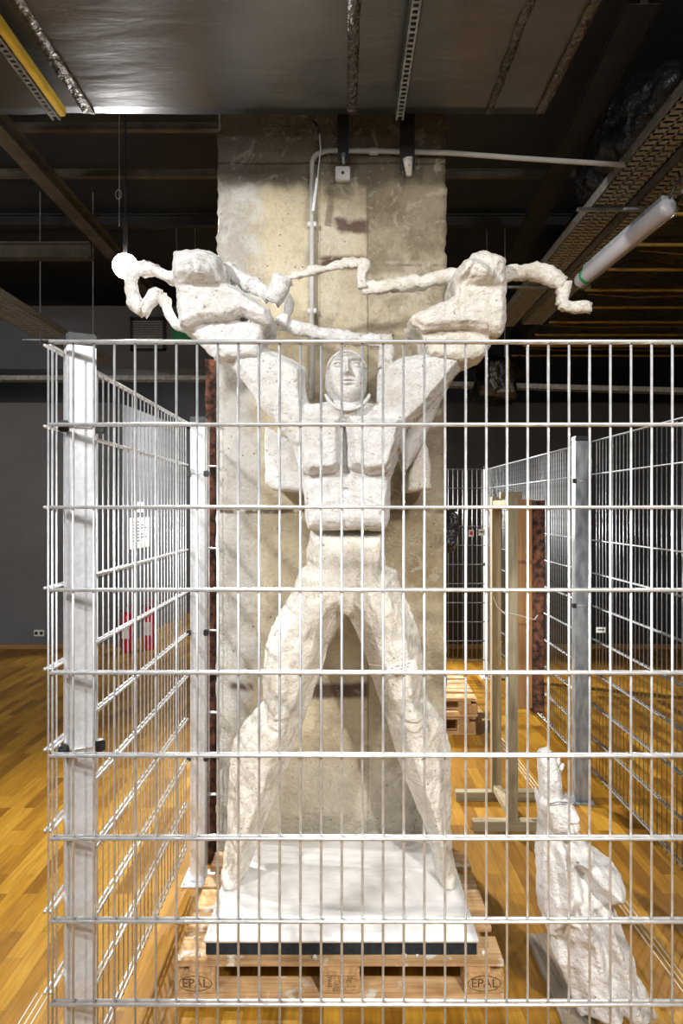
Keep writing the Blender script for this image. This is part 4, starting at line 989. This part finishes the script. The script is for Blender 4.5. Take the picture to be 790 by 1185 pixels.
MB().tube([(c.x+.018*math.cos(a), 0, c.z+.03*math.sin(a)) for a in [2*PI*k/16 for k in range(16)]], .002, 5, closed=True).build('ring', 'wire', t)

# ================================================================== things along the rear left wall
def extinguisher(x, y, label, h=.50, r=.075):
    t = empty('fire_extinguisher', (x, y, 0), 0, label, 'fire extinguisher', 'fire extinguishers by the rear wall')
    ys = [0, .012, .03, h-.09, h-.04, h-.01, h]; rr = [r*.9, r, r, r, r*.8, r*.4, r*.28]
    MB().tube([(0, 0, z) for z in ys], rr, 18).build('cylinder', 'red', t, True)
    MB().box(-.02, .02, -.02, .02, h, h+.05, .004).build('valve', 'galv_dull', t)
    MB().bar((0, 0, h+.05), (.12, 0, h+.10), .02, .012).bar((0, 0, h+.03), (.11, 0, h+.055), .02, .012).build('handle', 'red', t)
    MB().tube([(-.02, 0, h+.02), (-.09, -.02, h), (-.11, -.02, h-.15), (-.09, -.03, h-.3)], .012, 8).build('hose', 'black', t, True)
    MB().box(-.045, .045, -r-.002, -r+.004, h*.35, h*.65).build('instruction_label', 'paper', t)
extinguisher(-2.69, 8.62, 'red fire extinguisher behind the left fence, left one of the pair')
extinguisher(-2.46, 8.75, 'red fire extinguisher behind the left fence, right one of the pair', .55)
ret = math.atan2(14.2-8.905, -2.50+2.88)
def on_return(u, z, w_, h_, mat, name, label, lines=0):
    # things pinned on the receding side wall; u = distance along it
    base = Vector((-2.88+.045, 8.905, 0))+Vector((math.cos(ret), math.sin(ret), 0))*u
    t = empty(name, (base.x, base.y, z), ret, label, 'notice')
    MB().box(0, w_, -.008, -.001, -h_/2, h_/2).build('sheet', mat, t)
    m = MB()
    for k in range(lines): m.box(w_*.12, w_*(.5+.35*((k*7) % 3)/2), -.0105, -.008, h_*.34-k*h_*.1, h_*.34-k*h_*.1+h_*.03)
    if lines: m.build('printed_lines', 'ink', t)
    else: MB().box(w_*.3, w_*.7, -.0105, -.008, -h_*.2, h_*.2).build('symbol', 'red', t)
on_return(.35, 1.80, .35, .14, 'paper', 'wall_notice', 'small white notice with red mark, higher on the rear side wall')
on_return(.2, 1.45, .75, .42, 'paper', 'wall_notice', 'larger white printed notice, lower on the rear side wall', 7)
tag(MB().box(-3.93, -3.80, 8.785, 8.80, .16, .24, .003).build('double_socket', 'white'), 'double white wall socket above the skirting on the grey left wall', 'socket')
for px in (0,):
    for dx in (-3.9, -3.835): MB().cyl((dx, 8.786, .2), (dx, 8.782, .2), .022, seg=14).build('socket_insert', 'beam', bpy.data.objects['double_socket'])
def small_sign(px, py, d, w_, h_, sym, label):
    p_ = P(px, py, d); t = empty('fence_sign', p_, 0, label, 'sign')
    MB().box(-w_/2, w_/2, -.002, .002, -h_/2, h_/2).build('plate', 'paper', t)
    if sym: MB().box(-w_*.32, w_*.32, -.004, -.002, -h_*.3, h_*.3).build('symbol', 'red', t)
    else: MB().box(-w_*.35, w_*.35, -.004, -.002, -h_*.05, h_*.15).build('printed_line', 'ink', t)
small_sign(545, 617, 7.2, .05, .07, True, 'tiny white sign with red symbol on the far fence')
small_sign(557, 616, 7.2, .06, .07, False, 'tiny plain white sign on the far fence beside the red one')
small_sign(695, 729, 4.05, .055, .032, False, 'small pale metal plate low on the right fence')

# floor tracks of clear tape, and pale lines outside the left fence
def tape(x0, y0, x1, y1, label):
    t = empty('floor_lines', (0, 0, 0), 0, label, 'tape')
    a = Vector((x0, y0, .001)); b_ = Vector((x1, y1, .001)); n = Vector((-(b_-a).y, (b_-a).x, 0)).normalized()
    for k in range(3):
        o_ = n*(k-1)*.022
        MB().bar(a+o_, b_+o_, .004, .002).build('strip', 'conduit', t)
tape(1.30, 1.9, 1.17, 7.1, 'pale parallel tape lines along the floor on the right inside the cage')
tape(-1.10, 1.2, -1.11, 2.56, 'pale parallel lines on the floor outside the left fence')
# plaster crumbs on the pallet
rb = random.Random(3)
for k in range(9):
    x = rb.choice([rb.uniform(-.60, -.53), rb.uniform(-.5, .58), rb.uniform(.51, .58)]); y = rb.uniform(2.529, 2.545) if -.52 < x < .51 else rb.uniform(2.53, 2.66)
    r = rb.uniform(.004, .010); bm = bmesh.new(); bmesh.ops.create_icosphere(bm, subdivisions=1, radius=r)
    for vv in bm.verts: vv.co *= rb.uniform(.7, 1.2)
    me = bpy.data.meshes.new('plaster_crumb'); bm.to_mesh(me); bm.free()
    o = link('plaster_crumb', me, 'plaster'); o.location = (x, y, .144+r*.7)
    tag(o, 'tiny white plaster crumb lying on the front edge of the pallet', 'crumb', 'plaster crumbs on the pallet edge')
